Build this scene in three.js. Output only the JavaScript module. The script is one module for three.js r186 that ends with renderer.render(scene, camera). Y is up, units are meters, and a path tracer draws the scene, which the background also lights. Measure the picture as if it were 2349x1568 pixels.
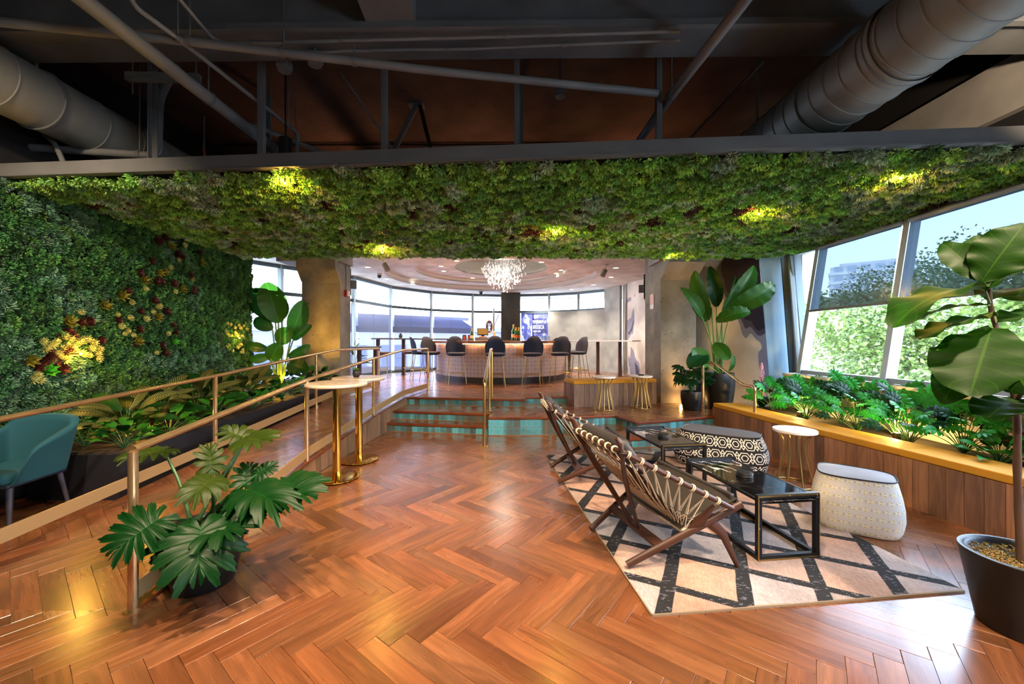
import * as THREE from 'three';
import { RoundedBoxGeometry } from 'three/addons/geometries/RoundedBoxGeometry.js';
import { mergeGeometries, toCreasedNormals } from 'three/addons/utils/BufferGeometryUtils.js';
import { RectAreaLightUniformsLib } from 'three/addons/lights/RectAreaLightUniformsLib.js';

// ---------------------------------------------------------------- camera, sky, sun, exposure
RectAreaLightUniformsLib.init();
const scene = new THREE.Scene();
const camera = new THREE.PerspectiveCamera(2 * Math.atan(784 / 900) * 180 / Math.PI, 2349 / 1568, 0.05, 600);
camera.position.set(0, 1.5, 0);
camera.lookAt(0, 1.5, -10);
const renderer = new THREE.WebGLRenderer({ antialias: true });
renderer.toneMapping = THREE.LinearToneMapping;
renderer.toneMappingExposure = 2.35;
renderer.shadowMap.enabled = true;

// clear sky: pale haze at the horizon, deeper blue overhead, the same all round
const sunDir = new THREE.Vector3(-0.62, 0.72, 0.32).normalize();
{
  const h = 256, w = 8, a = new Float32Array(w * h * 4), lo = [1.0, 1.04, 1.1], mid = [0.62, 0.80, 1.08], hi = [0.30, 0.48, 0.86];
  for (let y = 0; y < h; y++) { const e = Math.max(0, (y + 0.5) / h * 2 - 1), t = Math.min(1, e / 0.3), q = Math.max(0, (e - 0.3) / 0.7); for (let x = 0; x < w; x++) for (let c = 0; c < 4; c++) a[(y * w + x) * 4 + c] = c === 3 ? 1 : e < 0.3 ? lo[c] + (mid[c] - lo[c]) * t : mid[c] + (hi[c] - mid[c]) * q; }
  const t = new THREE.DataTexture(a, w, h, THREE.RGBAFormat, THREE.FloatType); t.mapping = THREE.EquirectangularReflectionMapping; t.magFilter = THREE.LinearFilter; t.needsUpdate = true; scene.background = t;
}
scene.backgroundIntensity = 9;

const sun = new THREE.DirectionalLight(0xfff2dc, 4.0);
sun.position.copy(sunDir).multiplyScalar(40);
sun.castShadow = true;
sun.shadow.camera.left = sun.shadow.camera.bottom = -35; sun.shadow.camera.right = sun.shadow.camera.top = 35;
sun.shadow.camera.far = 120; sun.shadow.mapSize.set(2048, 2048);
scene.add(sun, sun.target);

// ---------------------------------------------------------------- helpers
let seed = 7;
const rnd = () => { seed = (seed * 1664525 + 1013904223) >>> 0; return seed / 4294967296; };
const rr = (a, b) => a + (b - a) * rnd();
const clamp = (x, a, b) => Math.min(b, Math.max(a, x));
const lerp = (a, b, t) => a + (b - a) * t;
const V = (x, y, d) => new THREE.Vector3(x, y, -d);            // d: metres in front of the camera position, along -z
const names = new Map();
function numbered(name) { const n = names.get(name) ?? 0; names.set(name, n + 1); return n ? name + '_' + String(n).padStart(3, '0') : name; }
function mesh(name, geo, mat, parent) {
  const m = new THREE.Mesh(geo, mat); m.name = parent ? name : numbered(name);
  m.castShadow = m.receiveShadow = true; (parent ?? scene).add(m); return m;
}
function tag(o, label, category, group, kind) {
  if (label) o.userData.label = label; if (category) o.userData.category = category;
  if (group) o.userData.group = group; if (kind) o.userData.kind = kind; return o;
}
function thing(name, label, category, pos = [0, 0, 0], turn = 0, group, kind) {
  const o = new THREE.Group(); o.name = numbered(name); scene.add(o);
  o.position.set(pos[0], pos[1], -pos[2]); o.rotation.y = turn; return tag(o, label, category, group, kind);
}
function copy(o, pos, turn, label) {
  const c = o.clone(); c.name = numbered(o.name.replace(/_\d{3}$/, '')); scene.add(c);
  c.position.set(pos[0], pos[1], -pos[2]); c.rotation.y = turn; c.userData = { ...o.userData }; if (label) c.userData.label = label; return c;
}
const M4 = (pos, quat, s = 1) => new THREE.Matrix4().compose(pos, quat, typeof s === 'number' ? new THREE.Vector3(s, s, s) : s);
function plain(g) { const n = g.index ? g.toNonIndexed() : g; for (const k of Object.keys(n.attributes)) if (!['position', 'normal', 'uv', 'color'].includes(k)) n.deleteAttribute(k); return n; }
const merge = (list) => mergeGeometries(list.map(plain), false);
const box = (w, h, d, x = 0, y = 0, z = 0) => new THREE.BoxGeometry(w, h, d).translate(x, y, z);
const rbox = (w, h, d, r = 0.01, seg = 2, x = 0, y = 0, z = 0) => new RoundedBoxGeometry(w, h, d, seg, Math.min(r, w / 2.01, h / 2.01, d / 2.01)).translate(x, y, z);
const cyl = (r0, r1, h, seg = 20, x = 0, y = 0, z = 0) => new THREE.CylinderGeometry(r1, r0, h, seg).translate(x, y + h / 2, z);   // stands on y
// a box-shaped bar from p to q
function bar(p, q, w, h, r = 0) {
  const l = p.distanceTo(q), g = r ? rbox(w, h, l, r) : new THREE.BoxGeometry(w, h, l);
  const m = new THREE.Matrix4().lookAt(p, q, Math.abs(q.clone().sub(p).normalize().y) > 0.98 ? new THREE.Vector3(1, 0, 0) : new THREE.Vector3(0, 1, 0));
  return g.applyMatrix4(m).translate((p.x + q.x) / 2, (p.y + q.y) / 2, (p.z + q.z) / 2);
}
// sweeps a round (or oval: rad returns [a, b]) section along a polyline
function sweep(pts, rad, seg = 10, caps = true) {
  const n = pts.length, pos = [], uv = [], idx = [], t = [], R = typeof rad === 'function' ? rad : () => rad;
  for (let i = 0; i < n; i++) t.push(pts[Math.min(n - 1, i + 1)].clone().sub(pts[Math.max(0, i - 1)]).normalize());
  let u = new THREE.Vector3(0, 1, 0); if (Math.abs(t[0].y) > 0.9) u.set(1, 0, 0);
  u.addScaledVector(t[0], -u.dot(t[0])).normalize();
  let run = 0;
  for (let i = 0; i < n; i++) {
    u.addScaledVector(t[i], -u.dot(t[i])).normalize();
    const w = t[i].clone().cross(u), r = R(i / (n - 1)), a = Array.isArray(r) ? r[0] : r, b = Array.isArray(r) ? r[1] : r;
    if (i) run += pts[i].distanceTo(pts[i - 1]);
    for (let k = 0; k <= seg; k++) {
      const f = k / seg * Math.PI * 2, p = pts[i].clone().addScaledVector(u, Math.cos(f) * a).addScaledVector(w, Math.sin(f) * b);
      pos.push(p.x, p.y, p.z); uv.push(run, k / seg * 0.3);
    }
  }
  for (let i = 0; i < n - 1; i++) for (let k = 0; k < seg; k++) { const a = i * (seg + 1) + k, b = a + seg + 1; idx.push(a, a + 1, b, a + 1, b + 1, b); }
  if (caps) for (const e of [0, n - 1]) {
    const c = pos.length / 3, base = e * (seg + 1); pos.push(pts[e].x, pts[e].y, pts[e].z); uv.push(0, 0);
    for (let k = 0; k <= seg; k++) { const j = (base + k) * 3; pos.push(pos[j], pos[j + 1], pos[j + 2]); uv.push(0, 0); }
    for (let k = 0; k < seg; k++) e ? idx.push(c, c + 1 + k, c + 2 + k) : idx.push(c, c + 2 + k, c + 1 + k);
  }
  const g = new THREE.BufferGeometry(); g.setAttribute('position', new THREE.Float32BufferAttribute(pos, 3)); g.setAttribute('uv', new THREE.Float32BufferAttribute(uv, 2));
  g.setIndex(idx); g.computeVertexNormals(); return g;
}
// polyline with rounded corners
function bent(pts, r = 0.05, n = 6) {
  const out = [pts[0].clone()];
  for (let i = 1; i < pts.length - 1; i++) {
    const a = pts[i - 1].clone().sub(pts[i]), b = pts[i + 1].clone().sub(pts[i]), k = Math.min(r, a.length() / 2.2, b.length() / 2.2);
    a.setLength(k).add(pts[i]); b.setLength(k).add(pts[i]);
    for (let j = 0; j <= n; j++) { const t = j / n; out.push(a.clone().multiplyScalar((1 - t) ** 2).addScaledVector(pts[i], 2 * t * (1 - t)).addScaledVector(b, t * t)); }
  }
  out.push(pts[pts.length - 1].clone()); return out;
}
const curve = (pts, n = 16) => new THREE.CatmullRomCurve3(pts, false, 'centripetal').getPoints(n);
const lathe = (prof, seg = 36) => new THREE.LatheGeometry(prof.map(([r, y]) => new THREE.Vector2(r, y)), seg);
// horizontal slab over a polygon of [x, d] corners
function slab(poly, y0, y1, holes = []) {
  const s = new THREE.Shape(poly.map(([x, d]) => new THREE.Vector2(x, d)));
  for (const h of holes) s.holes.push(new THREE.Path(h.map(([x, d]) => new THREE.Vector2(x, d))));
  return new THREE.ExtrudeGeometry(s, { depth: y1 - y0, bevelEnabled: false, curveSegments: 1 }).rotateX(-Math.PI / 2).translate(0, y0, 0);
}
// upright wall of some thickness above the line a-b ([x, d] each), outward on its left side
function wall(a, b, y0, y1, th = 0.12) {
  const dx = b[0] - a[0], dd = b[1] - a[1], l = Math.hypot(dx, dd), n = [-dd / l * th, dx / l * th];
  return slab([a, b, [b[0] + n[0], b[1] + n[1]], [a[0] + n[0], a[1] + n[1]]], y0, y1);
}
// uv in metres from positions, by the face's main direction
function metreUV(g, s = 1) {
  g = plain(g); g.computeVertexNormals();
  const p = g.attributes.position, n = g.attributes.normal, uv = new Float32Array(p.count * 2);
  for (let i = 0; i < p.count; i += 3) {
    const ax = Math.abs(n.getX(i)), ay = Math.abs(n.getY(i)), az = Math.abs(n.getZ(i));
    for (let k = i; k < i + 3; k++) {
      const x = p.getX(k), y = p.getY(k), z = p.getZ(k);
      const [a, b] = ay >= ax && ay >= az ? [x, z] : ax >= az ? [z, y] : [x, y];
      uv[k * 2] = a * s; uv[k * 2 + 1] = b * s;
    }
  }
  g.setAttribute('uv', new THREE.BufferAttribute(uv, 2)); return g;
}
function tint(g, c) { const n = g.attributes.position.count, a = new Float32Array(n * 3); for (let i = 0; i < n; i++) a.set(c, i * 3); g.setAttribute('color', new THREE.BufferAttribute(a, 3)); return g; }
function quad(pts, uvs) {       // any flat polygon of Vector3 as a fan
  const pos = [], uv = [];
  for (let i = 1; i < pts.length - 1; i++) for (const k of [0, i, i + 1]) { pos.push(pts[k].x, pts[k].y, pts[k].z); uv.push(...(uvs ? uvs[k] : [0, 0])); }
  const g = new THREE.BufferGeometry(); g.setAttribute('position', new THREE.Float32BufferAttribute(pos, 3)); g.setAttribute('uv', new THREE.Float32BufferAttribute(uv, 2)); g.computeVertexNormals(); return g;
}
// flat panel with thickness from four corners
function panel(p, th = 0.02) {
  const n = p[1].clone().sub(p[0]).cross(p[3].clone().sub(p[0])).setLength(th), b = p.map((q) => q.clone().sub(n)), U = [[0, 0], [1, 0], [1, 1], [0, 1]];
  const parts = [quad(p, U), quad([b[3], b[2], b[1], b[0]], [U[3], U[2], U[1], U[0]])];
  for (let i = 0; i < 4; i++) { const j = (i + 1) % 4; parts.push(quad([p[i], b[i], b[j], p[j]], [U[i], U[i], U[j], U[j]])); }
  return mergeGeometries(parts);
}

// ---------------------------------------------------------------- noise and textures
const H = (x, y, s) => { let h = (x * 374761393 + y * 668265263 + s * 982451653) | 0; h = Math.imul(h ^ (h >>> 13), 1274126177); return ((h ^ (h >>> 16)) >>> 0) / 4294967296; };
function vnoise(x, y, per, s = 1) {         // value noise, repeating after per cells
  const xi = Math.floor(x), yi = Math.floor(y), fx = x - xi, fy = y - yi, u = fx * fx * (3 - 2 * fx), w = fy * fy * (3 - 2 * fy), m = (a) => ((a % per) + per) % per;
  return lerp(lerp(H(m(xi), m(yi), s), H(m(xi + 1), m(yi), s), u), lerp(H(m(xi), m(yi + 1), s), H(m(xi + 1), m(yi + 1), s), u), w);
}
function fbm(x, y, per, oct = 4, s = 1) { let a = 0, w = 0.5, t = 0; for (let o = 0; o < oct; o++) { a += w * vnoise(x, y, per, s + o); t += w; x *= 2; y *= 2; per *= 2; w *= 0.5; } return a / t; }
function dataTex(w, h, fn, srgb = true, rx = 1, ry = 1) {
  const a = new Uint8Array(w * h * 4);
  for (let y = 0; y < h; y++) for (let x = 0; x < w; x++) { const c = fn(x / w, y / h), i = (y * w + x) * 4; a[i] = clamp(c[0], 0, 1) * 255; a[i + 1] = clamp(c[1], 0, 1) * 255; a[i + 2] = clamp(c[2], 0, 1) * 255; a[i + 3] = 255; }
  const t = new THREE.DataTexture(a, w, h); t.wrapS = t.wrapT = THREE.RepeatWrapping; t.magFilter = THREE.LinearFilter; t.minFilter = THREE.LinearMipmapLinearFilter; t.generateMipmaps = true;
  if (srgb) t.colorSpace = THREE.SRGBColorSpace; t.repeat.set(rx, ry); t.needsUpdate = true; return t;
}
function canvasTex(w, h, draw, rx = 1, ry = 1) {
  const c = document.createElement('canvas'); c.width = w; c.height = h; draw(c.getContext('2d'), w, h);
  const t = new THREE.CanvasTexture(c); t.wrapS = t.wrapT = THREE.RepeatWrapping; t.colorSpace = THREE.SRGBColorSpace; t.repeat.set(rx, ry); return t;
}
const grey = (fn) => (u, v) => { const g = fn(u, v); return [g, g, g]; };
// wood: grain runs along u; one repeat is 2 m by 1 m
const grain = (u, v) => { const w = fbm(u * 3, v * 10, 3, 3, 5); const l = v * 26 + w * 7 + fbm(u * 2, v * 4, 2, 2, 9) * 4; const ring = 0.5 + 0.5 * Math.sin(l * 6.283 * 0.5); const fine = vnoise(u * 24, v * 420, 420, 3); return { ring, fine, w }; };
const woodTex = dataTex(1024, 1024, (u, v) => { const g = grain(u, v), k = 0.70 + 0.10 * g.ring + 0.13 * g.fine + 0.34 * (g.w - 0.5); return [k * 1.0, k * 0.97, k * 0.93]; }, true, 0.5, 1);
const woodRough = dataTex(512, 512, grey((u, v) => { const g = grain(u, v); return 0.75 + 0.3 * (fbm(u * 8, v * 8, 8, 3, 21) - 0.5) + 0.04 * g.fine; }), false, 0.5, 1);
const woodBump = dataTex(1024, 1024, grey((u, v) => { const g = grain(u, v); return 0.5 + 0.25 * (g.fine - 0.5) + 0.5 * (fbm(u * 6, v * 6, 6, 2, 31) - 0.5); }), false, 0.5, 1);
const cloud = dataTex(512, 512, grey((u, v) => 0.5 + 0.9 * (fbm(u * 5, v * 5, 5, 6, 41) - 0.5)), false);
const concreteTex = dataTex(512, 512, (u, v) => { const a = fbm(u * 4, v * 4, 4, 6, 51), pit = fbm(u * 40, v * 40, 40, 2, 57) > 0.86 ? 0.55 : 1, k = (0.72 + 0.5 * (a - 0.5)) * pit; return [k, k * 0.985, k * 0.95]; }, true, 0.7, 0.7);
const fineBump = dataTex(256, 256, grey(() => 0), false);
const weave = dataTex(256, 256, grey((u, v) => 0.5 + 0.25 * Math.sin(u * 6.283 * 64) * Math.sin(v * 6.283 * 64) + 0.3 * (vnoise(u * 64, v * 64, 64, 3) - 0.5)), false, 6, 6);
const paintTex = dataTex(512, 512, grey((u, v) => 0.86 + 0.28 * (fbm(u * 6, v * 6, 6, 5, 71) - 0.5)), true, 0.5, 0.5);

const S = (color, roughness = 0.6, metalness = 0, extra = {}) => new THREE.MeshStandardMaterial({ color, roughness, metalness, ...extra });
const P = (color, roughness = 0.6, metalness = 0, extra = {}) => new THREE.MeshPhysicalMaterial({ color, roughness, metalness, ...extra });
const tex = (t, rx, ry) => { const c = t.clone(); c.repeat.set(rx, ry); c.needsUpdate = true; return c; };
const M = {
  plank: P(0xffffff, 0.36, 0, { clearcoat: 0.5, clearcoatRoughness: 0.2, map: woodTex, roughnessMap: woodRough, bumpMap: woodBump, bumpScale: 0.00025, vertexColors: true }),
  board: S(0xffffff, 0.55, 0, { map: woodTex, bumpMap: woodBump, bumpScale: 0.0008, vertexColors: true }),
  joint: S(0x7a6248, 0.9),
  nosing: S(0x7a3f20, 0.4, 0, { map: woodTex, roughnessMap: woodRough }),
  walnut: S(0x4c2e22, 0.42, 0, { map: woodTex, bumpMap: woodBump, bumpScale: 0.0004 }),
  concrete: S(0xb9b2a2, 0.85, 0, { map: concreteTex, bumpMap: cloud, bumpScale: 0.004 }),
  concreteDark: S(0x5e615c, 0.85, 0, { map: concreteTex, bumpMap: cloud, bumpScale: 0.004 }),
  slabDark: S(0x6a5a52, 0.85, 0, { map: concreteTex, bumpMap: cloud, bumpScale: 0.006 }),
  beamGrey: S(0x6e7375, 0.75, 0, { map: paintTex, bumpMap: cloud, bumpScale: 0.004 }),
  ductGrey: S(0x93958f, 0.5, 0.0, { map: paintTex }),
  pipeGrey: S(0x878a8c, 0.55, 0, { map: paintTex }),
  steelGrey: S(0x7a7e80, 0.55, 0.1, { map: paintTex }),
  black: S(0x101113, 0.5),
  blackWall: S(0x17181b, 0.8, 0, { map: paintTex }),
  white: S(0xf0ede8, 0.85, 0, { map: paintTex }),
  wallGrey: S(0xc4c6c0, 0.85, 0, { map: paintTex }),
  plasterGrey: S(0xa9a7a2, 0.85, 0, { map: paintTex }),
  mullion: S(0x9aa7ad, 0.45, 0.35),
  mullionDark: S(0x5c6b74, 0.5, 0.3),
  glass: P(0xf4f9fa, 0.02, 0, { transmission: 1, thickness: 0, ior: 1.45 }),
  bronze: S(0xd0b182, 0.34, 0.85, { roughnessMap: tex(cloud, 2, 2) }),
  bronzeFlat: S(0xc4a678, 0.48, 0.6),
  brass: S(0xd8a94a, 0.12, 1),
  brassSoft: S(0xb89c62, 0.28, 1),
  navyBox: S(0x15161f, 0.6),
  potBlack: S(0x0f1114, 0.42, 0, { bumpMap: cloud, bumpScale: 0.001 }),
  soil: S(0x2a1d12, 0.95, 0, { bumpMap: cloud, bumpScale: 0.02 }),
};
// ---------------------------------------------------------------- herringbone boards
const clipTo = (poly, clip) => {            // Sutherland-Hodgman against a convex, counter-clockwise polygon
  let out = poly;
  for (let i = 0; i < clip.length && out.length; i++) {
    const a = clip[i], b = clip[(i + 1) % clip.length], inn = (p) => (b[0] - a[0]) * (p[1] - a[1]) - (b[1] - a[1]) * (p[0] - a[0]) >= -1e-9, src = out; out = [];
    for (let k = 0; k < src.length; k++) {
      const p = src[k], q = src[(k + 1) % src.length], pi = inn(p), qi = inn(q);
      if (pi) out.push(p);
      if (pi !== qi) { const den = (b[0] - a[0]) * (q[1] - p[1]) - (b[1] - a[1]) * (q[0] - p[0]), t = ((b[0] - a[0]) * (a[1] - p[1]) - (b[1] - a[1]) * (a[0] - p[0])) / den; out.push([p[0] + (q[0] - p[0]) * t, p[1] + (q[1] - p[1]) * t]); }
    }
  }
  return out;
};
const areaOf = (p) => { let s = 0; for (let i = 0; i < p.length; i++) { const q = p[(i + 1) % p.length]; s += p[i][0] * q[1] - p[i][1] * q[0]; } return s / 2; };
// a thin board over the polygon: top face with a small chamfer all round
function boardGeo(poly, yAt, dir, off, color, th = 0.011, bev = 0.0016) {
  if (areaOf(poly) < 0) poly = poly.slice().reverse();
  const cx = poly.reduce((s, p) => s + p[0], 0) / poly.length, cd = poly.reduce((s, p) => s + p[1], 0) / poly.length, n = poly.length;
  const ins = poly.map(([x, d]) => { const l = Math.hypot(cx - x, cd - d) || 1; return [x + (cx - x) / l * bev * 1.4, d + (cd - d) / l * bev * 1.4]; });
  const uvOf = (x, d) => [(x * dir[0] + d * dir[1]) + off[0], (-x * dir[1] + d * dir[0]) + off[1]];
  const pos = [], nor = [], uv = [], put = (x, d, y, nx, ny, nd) => { pos.push(x, y, -d); nor.push(nx, ny, -nd); uv.push(...uvOf(x, d)); };
  for (let i = 1; i < n - 1; i++) for (const k of [0, i, i + 1]) put(ins[k][0], ins[k][1], yAt(...ins[k]) + th, 0, 1, 0);
  for (let i = 0; i < n; i++) {
    const j = (i + 1) % n, a = poly[i], b = poly[j], l = Math.hypot(b[0] - a[0], b[1] - a[1]) || 1, nx = (b[1] - a[1]) / l, nd = -(b[0] - a[0]) / l;
    const s = 0.7071, T = (p, q, y) => [p, yAt(...p) + y, q];
    const A = [a, th - bev], B = [b, th - bev], C = [ins[j], th], D = [ins[i], th];
    for (const [p, y] of [A, B, C, A, C, D]) put(p[0], p[1], yAt(...p) + y, nx * s, s, nd * s);
    const E = [a, 0], F = [b, 0];
    for (const [p, y] of [E, F, B, E, B, A]) put(p[0], p[1], yAt(...p) + y, nx, 0, nd);
  }
  const g = new THREE.BufferGeometry(); g.setAttribute('position', new THREE.Float32BufferAttribute(pos, 3)); g.setAttribute('normal', new THREE.Float32BufferAttribute(nor, 3)); g.setAttribute('uv', new THREE.Float32BufferAttribute(uv, 2));
  return tint(g, color);
}
const woodTone = () => { const t = rnd(), k = rr(0.74, 1.2) * (rnd() < 0.14 ? 0.66 : 1); return [0.255 * k, lerp(0.112, 0.092, t) * k, lerp(0.050, 0.036, t) * k]; };
const BW = 0.108, BL = 0.594, UD = [0.792, -0.610], VD = [0.610, 0.792], ORG = [-1.216, 1.857];
function herringbone(parent, convex, yAt, most, skip = () => false, gap = 0.0009) {
  const found = [], xs = convex.flat().map((p) => p[0]), ds = convex.flat().map((p) => p[1]);
  const lo = [Math.min(...xs), Math.min(...ds)], hi = [Math.max(...xs), Math.max(...ds)];
  const toW = (a, b) => [ORG[0] + a * UD[0] + b * VD[0], ORG[1] + a * UD[1] + b * VD[1]];
  const rect = (a, b, w, h) => [toW(a + gap, b + gap), toW(a + w - gap, b + gap), toW(a + w - gap, b + h - gap), toW(a + gap, b + h - gap)];
  const span = Math.hypot(hi[0] - lo[0], hi[1] - lo[1]) + 14, mm = Math.ceil(span / BL / 1.4) + 4, kk = Math.ceil(span / BW / 1.2) + 6;
  for (let m = -mm; m <= mm; m++) for (let k = -kk; k <= kk; k++) for (const [r, dir] of [[rect(k * BW + m * BL, k * BW - m * BL, BL, BW), UD], [rect(k * BW + m * BL + BL, (k + 1) * BW - m * BL - BL, BW, BL), VD]]) {
    const cx = (r[0][0] + r[2][0]) / 2, cd = (r[0][1] + r[2][1]) / 2;
    if (cx < lo[0] - 0.6 || cx > hi[0] + 0.6 || cd < lo[1] - 0.6 || cd > hi[1] + 0.6 || skip(cx, cd)) continue;
    for (const c of convex) { const q = clipTo(r, c); if (q.length > 2 && Math.abs(areaOf(q)) > 0.0006) found.push({ q, dir, cx, cd }); }
  }
  for (const f of found) { const seen = f.cd > 0.9 && Math.abs(f.cx) < f.cd * 1.32 + 0.1; f.rank = (seen ? 0 : 1e3) + Math.hypot(f.cx, f.cd, 1.5) - Math.abs(areaOf(f.q)) * 2; }
  found.sort((a, b) => a.rank - b.rank);
  const rest = [];
  found.forEach((f, i) => {
    const lift = rr(-0.0004, 0.0004), g = boardGeo(f.q, (x, d) => yAt(x, d) + lift, f.dir, [rr(0, 2), rr(0, 1)], woodTone());
    if (i < most) mesh('plank', g, M.plank, parent); else rest.push(g);
  });
  if (rest.length) tag(mesh('plank_field', mergeGeometries(rest), M.plank, parent), 'the farther oak planks of the same herringbone', null, null, 'stuff');
  return found.length;
}
const ccw = (p) => (areaOf(p) < 0 ? p.slice().reverse() : p);

// ---------------------------------------------------------------- levels
const rampY = (d) => clamp((d - 2.2) * 0.0875, 0, 0.45);
const RR = [[-2.115, 2.19], [-2.25, 4.3], [-2.157, 6.11], [-2.03, 7.34], [-1.83, 8.646]];       // right edge of the ramp
const RL = [[-3.52, 2.2], [-3.47, 4.3], [-3.41, 6.11], [-3.34, 7.34], [-3.13, 9.2]];            // left edge
const edgeX = (E, d) => { for (let i = 0; i < E.length - 1; i++) if (d <= E[i + 1][1] || i === E.length - 2) { const t = (d - E[i][1]) / (E[i + 1][1] - E[i][1]); return lerp(E[i][0], E[i + 1][0], t); } };
const onRamp = (x, d) => d > 2.2 && x < edgeX(RR, d) && x > edgeX(RL, d);

// ground floor
const floor = thing('floor', 'brown herringbone wood plank floor of the lounge', 'floor', [0, 0, 0], 0, null, 'structure');
mesh('subfloor', slab([[-6.6, -3.6], [5.4, -3.6], [5.4, 17], [-6.6, 17]], -0.25, -0.012), M.joint, floor);
herringbone(floor, [ccw([[-4.75, -1.2], [4.5, -1.2], [4.5, 6.6], [-4.75, 6.6]])], () => -0.011, 300, (x, d) => (onRamp(x, d) && d > 2.9) || (x > -2.1 && x < 3.5 && d > 7) || x > 3.9 || (x < -3.8 && d > 4));

// ramp
const ramp = thing('ramp', 'sloping wooden ramp between the brass rails beside the living wall', 'ramp', [0, 0, 0], 0, null, 'structure');
{
  const pieces = [];
  for (let i = 0; i < RR.length - 1; i++) pieces.push(ccw([RL[i], RR[i], RR[i + 1], RL[i + 1]]));
  const under = pieces.map((p) => { const g = slab(p, -0.3, 0), a = g.attributes.position; for (let i = 0; i < a.count; i++) if (a.getY(i) > -0.1) a.setY(i, rampY(-a.getZ(i)) - 0.012); g.computeVertexNormals(); return g; });
  mesh('ramp_core', merge(under), M.joint, ramp);
  herringbone(ramp, pieces, (x, d) => rampY(d) - 0.011, 220);
  // boarded side towards the lounge
  let s = 0;
  for (let d = 2.45; d < 6.62; d += 0.125) {
    const d1 = d + 0.123, y0 = rampY(d), y1 = rampY(d1), a = V(edgeX(RR, d) + 0.016, 0, d), b = V(edgeX(RR, d1) + 0.016, 0, d1);
    const g = panel([a, b, b.clone().setY(y1 - 0.005), a.clone().setY(y0 - 0.005)], 0.014);
    const k = rr(0.75, 1.2); mesh('board', tint(metreUVy(g), [0.30 * k, 0.19 * k, 0.12 * k]), M.board, ramp); s++;
  }
  const cap = []; for (let d = 2.2; d < 7.3; d += 0.5) { const d1 = Math.min(7.34, d + 0.5); cap.push(bar(V(edgeX(RR, d) + 0.005, rampY(d) + 0.006, d), V(edgeX(RR, d1) + 0.005, rampY(d1) + 0.006, d1), 0.05, 0.02)); }
  mesh('edge_strip', metreUV(merge(cap)), M.nosing, ramp);
}
function metreUVy(g) {        // grain upright: u follows height
  const p = g.attributes.position, uv = new Float32Array(p.count * 2), o = [rr(0, 2), rr(0, 1)];
  for (let i = 0; i < p.count; i++) { uv[i * 2] = p.getY(i) + o[0]; uv[i * 2 + 1] = p.getX(i) + p.getZ(i) + o[1]; }
  g.setAttribute('uv', new THREE.BufferAttribute(uv, 2)); return g;
}

// patterned tiles
function rosette(c, x, y, s, ink, lines) {
  c.strokeStyle = lines; c.lineWidth = s * 0.035; c.strokeRect(x, y, s, s);
  c.strokeStyle = ink; c.fillStyle = ink; c.lineWidth = s * 0.03;
  for (const r of [0.12, 0.24, 0.38]) { c.beginPath(); for (let i = 0; i <= 8; i++) { const f = i / 8 * 6.2832 + 0.39; c.lineTo(x + s / 2 + Math.cos(f) * s * r, y + s / 2 + Math.sin(f) * s * r); } c.stroke(); }
  for (let i = 0; i < 8; i++) { const f = i / 8 * 6.2832; c.beginPath(); c.moveTo(x + s / 2 + Math.cos(f) * s * 0.14, y + s / 2 + Math.sin(f) * s * 0.14); c.lineTo(x + s / 2 + Math.cos(f) * s * 0.46, y + s / 2 + Math.sin(f) * s * 0.46); c.stroke(); }
  c.beginPath(); c.arc(x + s / 2, y + s / 2, s * 0.06, 0, 7); c.fill();
}
const tealTile = canvasTex(256, 256, (c, w) => {
  c.fillStyle = '#62c3d2'; c.fillRect(0, 0, w, w);
  for (let i = 0; i < 900; i++) { c.fillStyle = ['#7ad2de', '#4db0c4', '#63c4c6', '#8fdbe0'][i % 4]; c.globalAlpha = 0.5; const x = H(i, 1, 5) * w, y = H(i, 2, 5) * w; c.fillRect(x, y, 3 + 5 * H(i, 3, 5), 3 + 5 * H(i, 4, 5)); }
  c.globalAlpha = 1; rosette(c, 0, 0, w, 'rgba(50,120,140,0.6)', '#9a6a86');
  c.fillStyle = '#7d5a68'; for (const [x, y] of [[0, 0], [w, 0], [0, w], [w, w], [w / 2, w / 2]]) { c.beginPath(); c.arc(x, y, 13, 0, 7); c.fill(); }
});
M.tealTile = S(0xffffff, 0.4, 0, { map: tealTile });
const tileW = 0.1;
function riser(parent, a, b, y0, y1) {        // tiles on an upright face from a to b ([x, d]) seen from the lounge
  const l = Math.hypot(b[0] - a[0], b[1] - a[1]), n = Math.max(1, Math.round(l / tileW)), rows = Math.max(1, Math.round((y1 - y0) / 0.1)), hh = (y1 - y0) / rows;
  for (let r = 0; r < rows; r++) for (let i = 0; i < n; i++) {
    const p = (t, y) => V(lerp(a[0], b[0], t), y, lerp(a[1], b[1], t)), e = 0.0009 / l, t0 = i / n + e, t1 = (i + 1) / n - e, ya = y0 + r * hh + 0.0009, yb = y0 + (r + 1) * hh - 0.0009;
    mesh('tile', panel([p(t0, ya), p(t1, ya), p(t1, yb), p(t0, yb)], 0.012), M.tealTile, parent);
  }
}
function nosing(parent, a, b, y, over = 0.022) {      // rounded wooden edge of a tread
  const dx = b[0] - a[0], dd = b[1] - a[1], l = Math.hypot(dx, dd), n = [dd / l, -dx / l];
  const q = (p) => V(p[0] + n[0] * (over - 0.05), y - 0.0195, p[1] + n[1] * (over - 0.05));
  mesh('nosing', metreUV(bar(q(a), q(b), 0.1, 0.04, 0.008)), M.nosing, parent);
}
const RISE = 0.15;
const stepL = (d0) => d0;
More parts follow.
